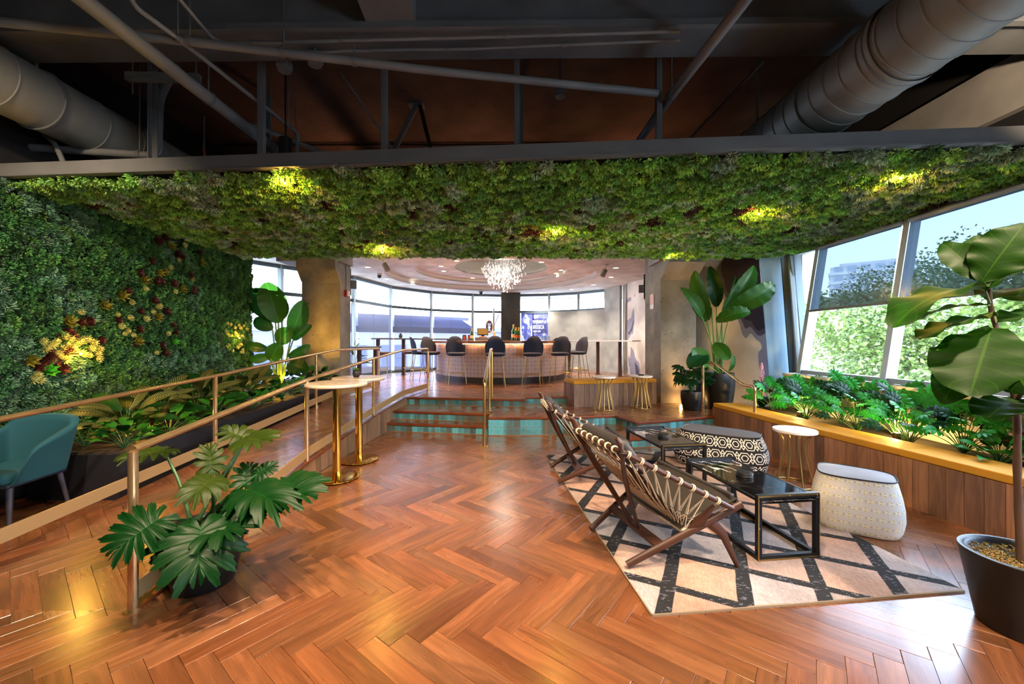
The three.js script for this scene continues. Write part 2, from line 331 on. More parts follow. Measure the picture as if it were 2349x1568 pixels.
// left flight of three steps, between the ramp and the landing
const steps = thing('steps', 'three wooden steps with turquoise tiled risers between ramp and centre handrail', 'steps', [0, 0, 0], 0, null, 'structure');
const S1 = [[-2.15, 6.585], [-0.39, 6.315]], S2 = [[-2.12, 6.88], [-0.385, 6.58]], S3 = [[-2.06, 7.51], [0.242, 7.23]];
mesh('step_core', merge([slab([S1[0], S1[1], [-0.3, 6.9], [-2.15, 7.2]], -0.01, 0.125), slab([S2[0], S2[1], [-0.2, 7.4], [-2.12, 7.6]], 0.12, 0.275)]), M.joint, steps);
riser(steps, S1[0], S1[1], 0.012, 0.112); riser(steps, S2[0], S2[1], 0.158, 0.262); riser(steps, S3[0], S3[1], 0.308, 0.412);
nosing(steps, S1[0], S1[1], 0.15); nosing(steps, S2[0], [-0.36, 6.578], 0.30);
herringbone(steps, [ccw([S1[0], S1[1], [-0.38, 6.6], [-2.12, 6.9]])], () => 0.138, 40);
herringbone(steps, [ccw([S2[0], S2[1], [-0.3, 7.3], [-2.06, 7.52]])], () => 0.288, 60);
// landing and the low step before it
const LA = [-0.38, 6.28], LA2 = [0.54, 6.29], LB = [1.711, 6.459], LC = [1.883, 5.876], LD = [3.331, 6.405];
const landing = thing('landing', 'wooden landing with turquoise tiled edge carrying the yellow bench and potted plants', 'landing', [0, 0, 0], 0, null, 'structure');
mesh('landing_core', merge([slab([LA, LA2, LB, LC, LD, [4.3, 6.6], [4.3, 9.5], [-0.38, 7.6]], -0.01, 0.276)]), M.joint, landing);
riser(landing, LA, LA2, 0.012, 0.258); riser(landing, LA2, LB, 0.012, 0.258); riser(landing, LB, LC, 0.158, 0.258); riser(landing, LC, LD, 0.158, 0.258);
riser(landing, [-0.375, 6.62], LA, 0.012, 0.258);
for (const [a, b] of [[LA, LA2], [LA2, LB], [LB, LC], [LC, LD]]) nosing(landing, a, b, 0.30);
herringbone(landing, [ccw([LA, LA2, LB, [1.711, 7.62], [-0.3, 7.3]]), ccw([LB, LC, [1.883, 8.6], [1.711, 8.6]]), ccw([LC, LD, [4.2, 6.8], [4.2, 9], [1.883, 8.6]])], () => 0.288, 130);
const lowStep = thing('low_step', 'single low tiled step in front of the landing behind the coffee tables', 'step', [0, 0, 0], 0, null, 'structure');
{
  const a = [1.0, 5.4], b = [3.46, 5.88];
  mesh('step_core', slab([a, b, [3.4, 6.42], [1.9, 5.95], [1.72, 6.5], [1.0, 6.38]], -0.01, 0.126), M.joint, lowStep);
  riser(lowStep, a, b, 0.012, 0.112); riser(lowStep, [1.0, 6.36], a, 0.012, 0.112); nosing(lowStep, a, b, 0.15); nosing(lowStep, [1.0, 6.3], a, 0.15);
  herringbone(lowStep, [ccw([a, b, LD, LC]), ccw([a, LC, LB, [1.0, 6.38]])], () => 0.138, 60);
}
// platform of the bar
const RC = [-0.1, 11.3], RAD = 4.5;
const arc = (c, r, a0, a1, n) => Array.from({ length: n + 1 }, (_, i) => { const f = lerp(a0, a1, i / n); return [c[0] + Math.sin(f) * r, c[1] + Math.cos(f) * r]; });   // angle 0 points away from the camera
const platform = thing('platform', 'raised wooden floor of the round bar room', 'floor', [0, 0, 0], 0, null, 'structure');
mesh('platform_core', merge([slab([[-6.5, 7.34], ...[[-2.03, 7.5]], S3[0], S3[1], [0.2, 7.5], [1.05, 7.57], [3.4, 7.9], [5, 8.6], [5, 17], [-6.5, 17]], -0.01, 0.436)]), M.joint, platform);
riser(platform, [0.2, 7.5], [1.05, 7.57], 0.308, 0.412);
nosing(platform, S3[0], S3[1], 0.45); nosing(platform, [0.2, 7.5], [1.05, 7.57], 0.45);
herringbone(platform, [ccw([[-1.95, 7.52], S3[1], [0.242, 8.65], [-1.83, 8.65]]), ccw([[0.242, 7.5], [1.05, 7.57], [3.3, 7.95], [3.9, 8.65], [0.242, 8.65]]), ccw([[-1.83, 8.65], [3.9, 8.65], [4.4, 12], [3.6, 14.2], [2, 15.6], [-2, 15.6], [-3.6, 14.2], [-4.5, 12], [-3.2, 9.23]]), ccw([[-4.5, 12], [-4.5, 9.23], [-3.2, 9.23]])], () => 0.438, 150);

// ---------------------------------------------------------------- walls, ceiling
const T = (o, label, cat) => tag(o, label, cat, null, 'structure');
T(mesh('wall_left', wall([-4.82, 7.0], [-4.82, -3.4], 0, 4.7), M.blackWall), 'black side wall carrying the living wall', 'wall');
T(mesh('wall_left', wall([-6.5, 8.5], [-6.5, 6.9], 0, 4.7), M.blackWall), 'dark wall of the side room behind the living wall', 'wall');
T(mesh('wall_left', wall([-4.82, 6.98], [-6.5, 6.98], 0, 4.7, 0.1), M.blackWall), 'dark return wall at the end of the living wall', 'wall');
T(mesh('wall_back', wall([-5, -3.4], [5.2, -3.4], 0, 4.7), M.plasterGrey), 'grey plaster wall behind the lounge', 'wall');
const ceiling = thing('ceiling', 'dark concrete slab with beams above the lounge', 'ceiling', [0, 0, 0], 0, null, 'structure');
mesh('slab', metreUV(slab([[-6.6, -3.6], [5.6, -3.6], [5.6, 9.6], [-6.6, 9.6]], 4.6, 4.8)), M.slabDark, ceiling);
const girder = (name, a, b, w, h, y) => mesh(name, metreUV(bar(V(a[0], y + h / 2, a[1]), V(b[0], y + h / 2, b[1]), w, h)), M.beamGrey, ceiling);
girder('concrete_beam', [-6, 3.32], [5.2, 3.18], 0.36, 0.62, 3.97);
girder('concrete_beam_lip', [-6, 3.12], [5.2, 2.98], 0.05, 0.05, 3.93);
girder('concrete_beam', [-0.95, 3.2], [-0.62, -3.3], 0.38, 0.6, 3.98);
girder('concrete_beam', [-6, 7.05], [5.2, 7.05], 0.4, 1.2, 3.4);
girder('concrete_beam', [-6, -0.6], [5.2, -0.6], 0.4, 0.65, 3.96);

// ---------------------------------------------------------------- round bar room: ceiling with rings
const barCeil = thing('ceiling', 'white ceiling of the bar room with three stepped rings', 'ceiling', [0, 0, 0], 0, null, 'structure');
{
  const ring = (c, r, n = 72) => Array.from({ length: n }, (_, i) => { const f = i / n * 6.28319; return [c[0] + Math.sin(f) * r, c[1] + Math.cos(f) * r]; });
  const c1 = [-0.6, 11.5], c2 = [-0.59, 11.5], c3 = [-0.32, 11.5];
  const flat = (name, outer, hole, y, m) => mesh(name, metreUV(slab(outer, y, y + 0.04, hole ? [hole.slice().reverse()] : [])), m, barCeil);
  const coll = (name, c, r, y0, y1, m) => mesh(name, new THREE.CylinderGeometry(r, r, y1 - y0, 72, 1, true).translate(c[0], (y0 + y1) / 2, -c[1]), m, barCeil);
  flat('ceiling_board', [[-6.6, 6.9], [5.4, 6.9], [5.4, 17.2], [-6.6, 17.2]], ring(c1, 3.0), 3.4, M.white);
  coll('ring_edge', c1, 3.0, 3.4, 3.56, M.white); flat('ring_board', ring(c1, 3.25), ring(c2, 2.18), 3.55, M.white);
  coll('ring_edge', c2, 2.18, 3.55, 3.68, M.white); flat('ring_board', ring(c2, 2.4), ring(c3, 1.35), 3.66, M.white);
  coll('ring_edge', c3, 1.35, 3.66, 4.1, M.plasterGrey); flat('ring_board', ring(c3, 1.5), null, 4.08, M.plasterGrey);
  mesh('ceiling_lid', slab([[-6.6, 6.9], [5.4, 6.9], [5.4, 17.2], [-6.6, 17.2]], 4.3, 4.4), M.white, barCeil);
}
// glazed facade of the bar room: window units along a broken line
const ang = (px) => {        // angle on the far side of the room's circle for a sight line px (pixels right of the picture's middle at 900 px focal length)
  const t = px / 900, cx = RC[0], cd = RC[1], A = t * t + 1, B = -2 * (t * cx + cd), C = cx * cx + cd * cd - RAD * RAD, d = (-B + Math.sqrt(Math.max(0, B * B - 4 * A * C))) / (2 * A); return Math.atan2(t * d - cx, d - cd);
};
const onArc = (a) => [RC[0] + Math.sin(a) * RAD, RC[1] + Math.cos(a) * RAD];
const facade = [[-6.45, 8.55], [-5.72, 9.7], [-4.58, 11.35], ...[-278, -185, -90, -15, 85, 152, 217].map((p) => onArc(ang(p)))];
const shadeMat = P(0x737386, 0.35, 0, { transmission: 0.85, thickness: 0, roughness: 0.35 });
let winN = 0;
function facadeUnit(a, b, lowKind) {
  winN++;
  const w = new THREE.Group(); w.name = 'window_' + winN; scene.add(w);
  const p = (t, y) => V(lerp(a[0], b[0], t), y, lerp(a[1], b[1], t));
  T(w, ['slanted pane at the far end of the bar facade behind the banana plant', 'window of the bar facade beside the concrete pier with fire alarm', 'window of the bar facade with dark awning outside', 'window of the bar facade behind the long high table', 'window of the bar facade with the awning end outside', 'narrow window of the bar facade with round lit sign outside', 'window of the bar facade behind the champagne bottles', 'window of the bar facade with printed music poster', 'clear clerestory pane above grey wall beside the poster', 'last clerestory pane above the grey wall'][winN - 1], 'window');
  mesh('mullion', metreUV(bar(p(0, 0.45), p(0, 3.4), 0.12, 0.09)), M.mullion, w);
  mesh('head_rail', bar(p(0, 3.36), p(1, 3.36), 0.1, 0.1), M.mullionDark, w);
  mesh('transom', bar(p(0, 2.7), p(1, 2.7), 0.08, 0.09), M.mullionDark, w);
  mesh('pane', quad([p(0, 2.74), p(1, 2.74), p(1, 3.32), p(0, 3.32)]), M.glass, w);
  if (lowKind !== 'wall') {
    mesh('sill_rail', bar(p(0, 0.49), p(1, 0.49), 0.08, 0.08), M.mullionDark, w);
    mesh('pane', quad([p(0, 0.53), p(1, 0.53), p(1, 2.66), p(0, 2.66)]), M.glass, w);
  } else T(mesh('wall_right', wall(b, a, 0.45, 2.68, 0.1), M.wallGrey), winN > 9 ? 'light grey wall panel under the last clerestory pane' : 'light grey wall panel beside the music poster', 'wall');
  return p;
}
for (let i = 0; i < facade.length - 1; i++) facadeUnit(facade[i], facade[i + 1], i >= 7 ? 'wall' : 'glass');
// roller shades behind the lower panes, seams as fine lines
for (let i = 0; i < 6; i++) {
  const a = facade[i], b = facade[i + 1], inn = 0.07, dx = b[0] - a[0], dd = b[1] - a[1], l = Math.hypot(dx, dd), n = [dd / l * inn, -dx / l * inn];
  const p = (t, y) => V(lerp(a[0], b[0], t) + n[0], y, lerp(a[1], b[1], t) + n[1]);
  const s = thing('roller_shade', ['pale lavender roller shade at the far end behind the banana leaves', 'pale lavender roller shade between banana plant and left pier', 'pale lavender roller shade beside the edge-on black screen', 'pale lavender roller shade behind the first bar stools and potted succulent', 'pale lavender roller shade showing the end of the awning', 'pale lavender roller shade behind the menu stands and single bottle'][i], 'shade');
  mesh('cloth', quad([p(0.05, 0.56), p(0.95, 0.56), p(0.95, 2.62), p(0.05, 2.62)]), shadeMat, s);
  mesh('bottom_bar', bar(p(0.05, 0.55), p(0.95, 0.55), 0.02, 0.03), M.mullionDark, s);
  for (const y of [0.95, 1.4, 1.85]) mesh('seam', bar(p(0.05, y), p(0.95, y), 0.004, 0.006), M.mullionDark, s);
  mesh('seam', bar(p(0.45, 0.56), p(0.45, 2.62), 0.004, 0.006), M.mullionDark, s);
}
// right part of the bar room
const gEnd = facade[facade.length - 1];
T(mesh('wall_right', wall([3.72, 13.25], gEnd, 0.45, 3.4, 0.1), M.wallGrey), 'light grey wall with slanted end in the bar room', 'wall');
T(mesh('wall_right', metreUV(panel([V(3.72, 0.45, 13.25), V(3.62, 0.45, 12.75), V(3.72, 3.4, 12.75), V(3.74, 3.4, 13.25)], 0.3)), M.plasterGrey), 'slanted grey end of the bar room wall', 'wall');
T(mesh('baseboard_right', bar(V(gEnd[0], 0.5, gEnd[1] - 0.03), V(3.7, 0.5, 13.2), 0.02, 0.1), M.nosing), 'brown wooden skirting along the grey bar room wall', 'baseboard');

// painted wall: soft flowing fields of plum, blue-grey and cream
const muralTex = canvasTex(1024, 1024, (c, w) => {
  const g = (x, y) => { const q = fbm(x * 2, y * 2, 2, 4, 81), r = fbm(x * 1.5 + q * 1.6, y * 1.2 + q * 1.4 + 3, 64, 3, 91) - 0.34 * (x - 0.45), e = fbm(x * 5 + r * 3, y * 5, 5, 4, 95); return [r, e, q]; };
  const im = c.createImageData(w, w);
  for (let y = 0; y < w; y++) for (let x = 0; x < w; x++) {
    const [r, e] = g(x / w, y / w), i = (y * w + x) * 4;
    let col = r < 0.43 ? [46, 42, 56] : r < 0.49 ? [86, 82, 104] : r < 0.545 ? [150, 150, 172] : [222, 214, 205];
    const k = 0.82 + 0.36 * e; for (let j = 0; j < 3; j++) im.data[i + j] = clamp(col[j] * k, 0, 255); im.data[i + 3] = 255;
  }
  c.putImageData(im, 0, 0);
});
M.mural = S(0xffffff, 0.75, 0, { map: muralTex });
M.daylitStrip = S(0x9cc8ea, 0.4, 0, { map: paintTex });  // blue of the daylight falling on the strip, put into its base colour
T(mesh('wall_right', panel([V(3.62, 0.3, 8.62), V(4.62, 0.3, 6.98), V(4.36, 3.4, 6.98), V(3.62, 3.4, 8.62)], 0.12), M.mural), 'wall painted with flowing plum, blue-grey and cream fields behind the tall potted plant', 'wall');
T(mesh('wall_right', panel([V(3.74, 0.45, 12.75), V(4.2, 0.45, 10.6), V(4.2, 3.4, 10.6), V(3.74, 3.4, 12.75)], 0.1), M.mural), 'wall painted with flowing blue-grey fields in the bar room beside the pier', 'wall');
T(mesh('wall_right', panel([V(4.45, 0.3, 6.72), V(4.71, 0.3, 6.6), V(4.48, 3.4, 6.6), V(4.21, 3.4, 6.72)], 0.05), M.daylitStrip), 'slanted strip beside the window with blue daylight put into its colour', 'wall');
T(mesh('wall_right', metreUV(panel([V(4.66, 0.3, 6.5), V(4.56, 0.3, 6.05), V(4.60, 3.3, 6.45), V(4.43, 3.3, 6.5)], 0.1)), M.mullionDark), 'slanted teal-grey corner post beside the window', 'wall');
T(mesh('wall_right', wall([4.2, 12.8], [4.2, 8.4], 0.3, 3.5, 0.1), M.plasterGrey), 'grey wall behind the concrete pier', 'wall');
T(mesh('wall_right', wall([4.9, 9], [4.9, 6.75], 0, 4.7, 0.1), M.blackWall), 'black wall behind the painted wall', 'wall');
T(mesh('wall_back', wall([-6.5, 16.9], [5.2, 16.9], 3.36, 4.4, 0.1), M.white), 'white strip of wall above the bar facade', 'wall');
// ---------------------------------------------------------------- right window wall, leaning outward
const sillX = 4.4, headX = 4.7, sillY = 1.02, headY = 2.95, leanX = (y) => lerp(sillX, headX, (y - sillY) / (headY - sillY));
T(mesh('wall_right', wall([4.5, 6.5], [4.5, -3.4], 0, 0.98, 0.1), M.plasterGrey), 'grey wall below the leaning windows behind the planter', 'wall');
T(mesh('wall_right', metreUV(slab([[4.72, -3.4], [4.95, -3.4], [4.95, 6.7], [4.72, 6.7]], 2.98, 4.7)), M.blackWall), 'black wall above the leaning windows', 'wall');
T(mesh('trim_1', slab([[4.3, -3.4], [4.62, -3.4], [4.62, 6.25], [4.3, 6.25]], 0.975, 1.01), M.white), 'white window ledge above the fern planter', 'trim');
T(mesh('trim_2', metreUV(bar(V(4.74, 3.9, -3.2), V(4.74, 3.9, 6.6), 0.2, 0.52)), M.plasterGrey), 'pale concrete band high above the leaning windows', 'trim');
const winD = [5.95, 4.6, 3.2, 1.8, 0.4, -1.0, -2.4];
const shade2 = P(0x434c57, 0.28, 0, { transmission: 0.85, thickness: 0, roughness: 0.2 });
for (let i = 0; i < winD.length - 1; i++) {
  winN++;
  const w = new THREE.Group(); w.name = 'window_' + winN; scene.add(w); const a = winD[i], b = winD[i + 1];
  T(w, ['leaning window with half lowered shade beside the slanted corner post', 'leaning window with shade behind the fiddle leaf fig', 'leaning window past the fig pot', 'leaning window beside the lounge', 'leaning window near the back of the lounge', 'leaning window at the back corner of the lounge'][i], 'window');
  const L = (y, d, o = 0) => V(leanX(y) - o, y, d);
  mesh('mullion', bar(L(sillY, a), L(headY, a), 0.075, 0.13), M.mullion, w);
  mesh('head_rail', bar(L(headY, a), L(headY, b), 0.1, 0.09), M.mullion, w);
  mesh('sill_rail', bar(L(sillY + 0.03, a), L(sillY + 0.03, b), 0.08, 0.06), M.mullion, w);
  mesh('pane', quad([L(sillY + 0.05, a - 0.03), L(sillY + 0.05, b + 0.03), L(headY - 0.04, b + 0.03), L(headY - 0.04, a - 0.03)]), M.glass, w);
  const s = thing('roller_shade', ['half lowered see-through roller shade in the window beside the corner post', 'half lowered see-through roller shade behind the fig leaves'][i] ?? 'half lowered see-through roller shade in the lounge windows', 'shade', [0, 0, 0], 0, i > 1 ? 'roller shades beside the lounge' : undefined);
  const y0 = 1.965;
  mesh('cloth', quad([L(y0, a - 0.05, 0.07), L(y0, b + 0.05, 0.07), L(headY - 0.06, b + 0.05, 0.07), L(headY - 0.06, a - 0.05, 0.07)]), shade2, s);
  mesh('bottom_bar', bar(L(y0, a - 0.05, 0.07), L(y0, b + 0.05, 0.07), 0.022, 0.03), M.steelGrey, s);
  mesh('roller', sweep([L(headY - 0.03, a - 0.05, 0.07), L(headY - 0.03, b + 0.05, 0.07)], 0.035, 14), M.mullion, s);
}
// three-sided pane between the first mullion and the corner post
winN++;
{
  const w = new THREE.Group(); w.name = 'window_' + winN; scene.add(w); T(w, 'narrow triangular pane between corner post and first leaning mullion', 'window');
  mesh('pane', quad([V(4.41, sillY + 0.03, 5.98), V(4.7, headY, 5.98), V(4.63, headY, 6.5)]), M.glass, w);
  mesh('frame', bar(V(4.43, sillY, 6.04), V(4.6, headY + 0.05, 6.5), 0.06, 0.06), M.mullion, w);
  mesh('head_rail', bar(V(4.7, headY, 5.95), V(4.6, headY, 6.52), 0.08, 0.08), M.mullion, w);
}
// ---------------------------------------------------------------- concrete piers
function pier(x0, x1, d0, d1, y0, label, flare) {
  const t = thing('concrete_pier', label, 'pier', [0, 0, 0], 0, null, 'structure');
  const prof = [[d0, y0], [d0, 2.72], [d0 - flare, 3.0], [d0 - flare, 3.6], [d1, 3.6], [d1, y0]];
  const parts = [], L = prof.map(([d, y]) => V(x0, y, d)), R = prof.map(([d, y]) => V(x1, y, d));
  for (let i = 0; i < prof.length; i++) { const j = (i + 1) % prof.length; parts.push(quad([L[i], R[i], R[j], L[j]])); }
  const tri = (A, order) => { parts.push(quad([A[0], A[1], A[4], A[5]])); parts.push(quad([A[1], A[2], A[3], A[4]])); };
  tri(L); tri(R);
  mesh('shaft', metreUV(mergeGeometries(parts)), M.concrete, t);
  // tie holes
  for (let i = 0; i < 9; i++) { const y = y0 + 0.4 + i * 0.26 + rr(-0.05, 0.05), x = lerp(x0, x1, 0.2 + 0.6 * H(i, 3, 9)); mesh('tie_hole', new THREE.CircleGeometry(rr(0.008, 0.016), 9).translate(x, y, -d0 + 0.0015), M.joint, t); }
  return t;
}
pier(2.935, 3.63, 7.74, 8.65, 0.29, 'concrete pier with splayed head beside the potted plants on the landing', 0.41);
pier(-4.34, -3.55, 8.1, 8.62, 0.3, 'concrete pier with splayed head and fire alarm box behind the banana plant', 0.22);
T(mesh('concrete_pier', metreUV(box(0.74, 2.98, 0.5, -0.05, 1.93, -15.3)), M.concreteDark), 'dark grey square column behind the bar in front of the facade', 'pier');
T(mesh('trim_3', metreUV(merge([box(1.5, 0.35, 0.6, 3.6, 3.25, -7.9), box(1.3, 0.3, 0.6, -4.1, 3.28, -8.2)])), M.plasterGrey), 'plastered beam ends over the concrete piers', 'trim');
// ---------------------------------------------------------------- leaves
// leaf surface: base at the origin, runs along +z, faces +y; wid(t) half width, shape(t, s) -> [side lift, drop]
function leafGeo(L, wid, nL = 10, nW = 6, bend = {}) {
  const { droop = 0.3, fold = 0.2, wave = 0, waves = 5, twist = 0, curl = 0 } = bend, pos = [], uv = [], idx = [];
  for (let i = 0; i <= nL; i++) for (let k = 0; k <= nW; k++) {
    const t = i / nL, s = k / nW * 2 - 1, w = wid(t) * L, a = droop * t * 1.6;
    const z = droop ? L * Math.sin(a) / (droop * 1.6) : L * t, y0 = droop ? -L * (1 - Math.cos(a)) / (droop * 1.6) : 0;
    const x = s * w * (1 - Math.abs(fold) * 0.25 * Math.abs(s)), lift = fold * Math.abs(s) * w + wave * L * Math.sin(t * waves * 6.283 + (s > 0 ? 0 : 1.7)) * s * s - curl * s * s * w;
    const tw = twist * t, c = Math.cos(tw), sn = Math.sin(tw);
    pos.push(x * c - lift * sn, y0 + (x * sn + lift * c) * Math.cos(a), z + lift * Math.sin(a)); uv.push(k / nW, t);
  }
  for (let i = 0; i < nL; i++) for (let k = 0; k < nW; k++) { const a = i * (nW + 1) + k, b = a + nW + 1; idx.push(a, b, a + 1, a + 1, b, b + 1); }
  const g = new THREE.BufferGeometry(); g.setAttribute('position', new THREE.Float32BufferAttribute(pos, 3)); g.setAttribute('uv', new THREE.Float32BufferAttribute(uv, 2)); g.setIndex(idx); g.computeVertexNormals(); return g;
}
// deeply lobed leaf on a midrib along +z, stalk joining at the origin; rounded lobes fan from backward at the base to forward at the tip
function lobedLeaf(L, { lobes = 6, depth = 0.5, nT = 84, nR = 4, droop = 0.35, wave = 0.03, side = 0.62, sharp = 0.55, seedN = 1 } = {}) {
  const pos = [], uv = [], idx = [];
  for (const sg of [1, -1]) {
    const o = pos.length / 3;
    for (let i = 0; i <= nT; i++) {
      const t = i / nT, mz = 0.80 * L * Math.pow(t, 1.25), fan = lerp(-1.25, 1.45, Math.pow(t, 0.8)), ph = t * (lobes + 0.5) * Math.PI + 0.15 * Math.sin(seedN + t * 9);
      const env = L * side * (0.62 + 0.5 * Math.sin(Math.min(1, t * 1.02) * 2.9 + 0.15)) * (t > 0.9 ? 1 - (t - 0.9) * 3.5 : 1), lb = Math.pow(Math.abs(Math.sin(ph + 0.5)), sharp), jit = 1 + 0.22 * (vnoise(t * 7 + seedN * 3.1, sg * 2 + 9, 999, 5) - 0.5);
      const rad = env * (1 - depth + depth * lb) * jit * (1 + 0.05 * Math.sin(i * 1.9 + seedN) + 0.03 * Math.sin(i * 0.83 + seedN * 2));
      for (let k = 0; k <= nR; k++) {
        const s = k / nR, x = sg * rad * s * Math.cos(fan), z = mz + rad * s * Math.sin(fan), far = Math.hypot(x, z) / L;
        const y = -droop * L * far * far * 0.7 + wave * L * Math.sin(ph * 2 + s * 2) * s * s + 0.07 * L * Math.sin(s * 2.2) * (1 - s * 0.4);
        pos.push(x, y, z); uv.push(0.5 + sg * 0.48 * s, 0.04 + 0.92 * t);
      }
    }
    for (let i = 0; i < nT; i++) for (let k = 0; k < nR; k++) { const a = o + i * (nR + 1) + k, b = a + nR + 1; sg > 0 ? idx.push(a, b, a + 1, a + 1, b, b + 1) : idx.push(a, a + 1, b, a + 1, b + 1, b); }
  }
  const g = new THREE.BufferGeometry(); g.setAttribute('position', new THREE.Float32BufferAttribute(pos, 3)); g.setAttribute('uv', new THREE.Float32BufferAttribute(uv, 2)); g.setIndex(idx); g.computeVertexNormals(); return g;
}
// turn so that +z points along dir and +y leans to up
function aim(o, pos, dir, up = new THREE.Vector3(0, 1, 0), roll = 0) {
  const z = dir.clone().normalize(), x = up.clone().cross(z); if (x.lengthSq() < 1e-6) x.set(1, 0, 0); x.normalize(); const y = z.clone().cross(x);
  o.quaternion.setFromRotationMatrix(new THREE.Matrix4().makeBasis(x, y, z)); if (roll) o.rotateZ(roll); o.position.copy(pos); return o;
}
const dirOf = (az, el) => new THREE.Vector3(Math.sin(az) * Math.cos(el), Math.sin(el), -Math.cos(az) * Math.cos(el));   // az 0 = away from the camera
const veinTex = (base, vein, n, opt = {}) => canvasTex(256, 512, (c, w, h) => {
  c.fillStyle = base; c.fillRect(0, 0, w, h);
  for (let i = 0; i < 2600; i++) { c.globalAlpha = 0.07; c.fillStyle = i % 2 ? '#000' : '#fff'; c.fillRect(H(i, 1, 3) * w, H(i, 2, 3) * h, 6 * H(i, 3, 3) + 1, 6 * H(i, 4, 3) + 1); }
  c.globalAlpha = 1; c.strokeStyle = vein; c.lineWidth = opt.mid ?? 7; c.beginPath(); c.moveTo(w / 2, 0); c.lineTo(w / 2, h); c.stroke();
  c.lineWidth = opt.thin ?? 2.5; c.globalAlpha = opt.alpha ?? 0.7;
  for (let i = 0; i < n; i++) for (const s of [-1, 1]) { const y = (1 - (i + 0.3) / n) * h; c.beginPath(); c.moveTo(w / 2, y); c.quadraticCurveTo(w / 2 + s * w * 0.25, y - h * (opt.rise ?? 0.05), w / 2 + s * w * 0.5, y - h * (opt.rise ?? 0.05) * 2.2); c.stroke(); }
});
const leafMat = (map, color, rough = 0.45, tr = 0.25) => P(color, rough, 0, { map, transmission: tr, thickness: 0, side: THREE.DoubleSide, specularIntensity: 0.4 });
const tBroad = veinTex('#7f9a6a', '#c3cf92', 9, { rise: 0.07 }), tFine = veinTex('#86a070', '#b9cc8e', 34, { thin: 1.4, alpha: 0.4, rise: 0.03, mid: 9 });
const tLight = veinTex('#bfd0a6', '#e6efc4', 9, { rise: 0.07 });
M.fig = leafMat(veinTex('#6f9a3f', '#c9dd8a', 7, { rise: 0.08, mid: 8, thin: 4 }), 0x467410, 0.5, 0.42);
M.philo = leafMat(tBroad, 0x15552c, 0.42, 0.12);
M.philoOlive = leafMat(tBroad, 0x566417, 0.45, 0.2);
M.xanadu = leafMat(tLight, 0x3aae4e, 0.4, 0.2);
M.banana = leafMat(tFine, 0x5fa04a, 0.4, 0.3);
M.bananaDeep = leafMat(tFine, 0x2c6636, 0.4, 0.15);
M.pothos = leafMat(tLight, 0x3f8434, 0.36, 0.15);
M.calathea = leafMat(canvasTex(256, 512, (c, w, h) => {
  c.fillStyle = '#2c4327'; c.fillRect(0, 0, w, h);
  for (let i = 0; i < 15; i++) for (const s of [-1, 1]) { const y = (1 - (i + 0.2) / 15) * h; c.strokeStyle = '#b9b084'; c.lineWidth = 8; c.beginPath(); c.moveTo(w / 2 + s * 6, y); c.quadraticCurveTo(w / 2 + s * w * 0.25, y - h * 0.06, w / 2 + s * w * 0.42, y - h * 0.15); c.stroke(); }
  c.strokeStyle = '#b9c27a'; c.lineWidth = 8; c.beginPath(); c.moveTo(w / 2, 0); c.lineTo(w / 2, h); c.stroke();
}), 0xb4b894, 0.4, 0.12);
M.stem = S(0x5d7f35, 0.5); M.stemDark = S(0x2f5a34, 0.45); M.bark = S(0x5b4233, 0.85, 0, { bumpMap: cloud, bumpScale: 0.01 });
M.red = leafMat(tBroad, 0xa3123a, 0.4, 0.2); M.pink = S(0xe2a0b4, 0.6);
M.moss = S(0x8a6a2a, 0.95);

// ---------------------------------------------------------------- living wall and green soffit
function tuftGeo(n, R, len, wide, reach) {       // a ball of small folded leaflets, open on the underside
  const parts = [];
  for (let i = 0; i < n; i++) {
    const c = 1 - reach * (i + 0.5) / n, q = Math.sqrt(Math.max(0, 1 - c * c)), az = i * 2.39996, dir = new THREE.Vector3(Math.cos(az) * q, c, Math.sin(az) * q), l = len * rr(0.75, 1.25), w = wide * rr(0.8, 1.2);
    const g = new THREE.BufferGeometry(); g.setAttribute('position', new THREE.Float32BufferAttribute([0, 0, 0, -w, 0.15 * l, l * 0.6, 0, 0, l, 0, 0, 0, 0, 0, l, w, 0.15 * l, l * 0.6], 3)); g.computeVertexNormals();
    const o = new THREE.Object3D(); aim(o, dir.clone().multiplyScalar(R * rr(0.55, 1)), dir.clone().add(new THREE.Vector3(rr(-0.7, 0.7), rr(-0.3, 0.7), rr(-0.7, 0.7))), new THREE.Vector3(rr(-1, 1), rr(-1, 1), rr(-1, 1))); o.updateMatrix(); parts.push(g.applyMatrix4(o.matrix));
  }
  return mergeGeometries(parts);
}
const tufts = [tuftGeo(54, 0.036, 0.034, 0.0085, 1.25), tuftGeo(60, 0.032, 0.026, 0.0085, 1.3), tuftGeo(64, 0.036, 0.036, 0.0065, 1.2)];
M.tuft = S(0xffffff, 0.5, 0, { side: THREE.DoubleSide });
function foliage(parent, spots, name) {         // spots: {p, n, c, s}
  const by = [[], [], []]; spots.forEach((q) => by[q.k ?? Math.floor(rnd() * 3)].push(q));
  by.forEach((list, k) => {
    if (!list.length) return;
    const im = new THREE.InstancedMesh(tufts[k], M.tuft, list.length); im.name = name; im.castShadow = im.receiveShadow = true;
    list.forEach((q, i) => { const qt = new THREE.Quaternion().setFromUnitVectors(new THREE.Vector3(0, 1, 0), q.n).multiply(new THREE.Quaternion().setFromAxisAngle(new THREE.Vector3(0, 1, 0), rnd() * 6.28)); im.setMatrixAt(i, M4(q.p, qt, q.s)); im.setColorAt(i, new THREE.Color().setRGB(...q.c)); });
    tag(im, null, null, null, 'stuff'); parent.add(im);
  });
}
const GREENS = [[0.20, 0.42, 0.07], [0.26, 0.47, 0.08], [0.15, 0.35, 0.08]], SAGE = [[0.36, 0.47, 0.29], [0.30, 0.42, 0.26]], DARKRED = [0.07, 0.018, 0.02], LIME = [0.28, 0.30, 0.06];
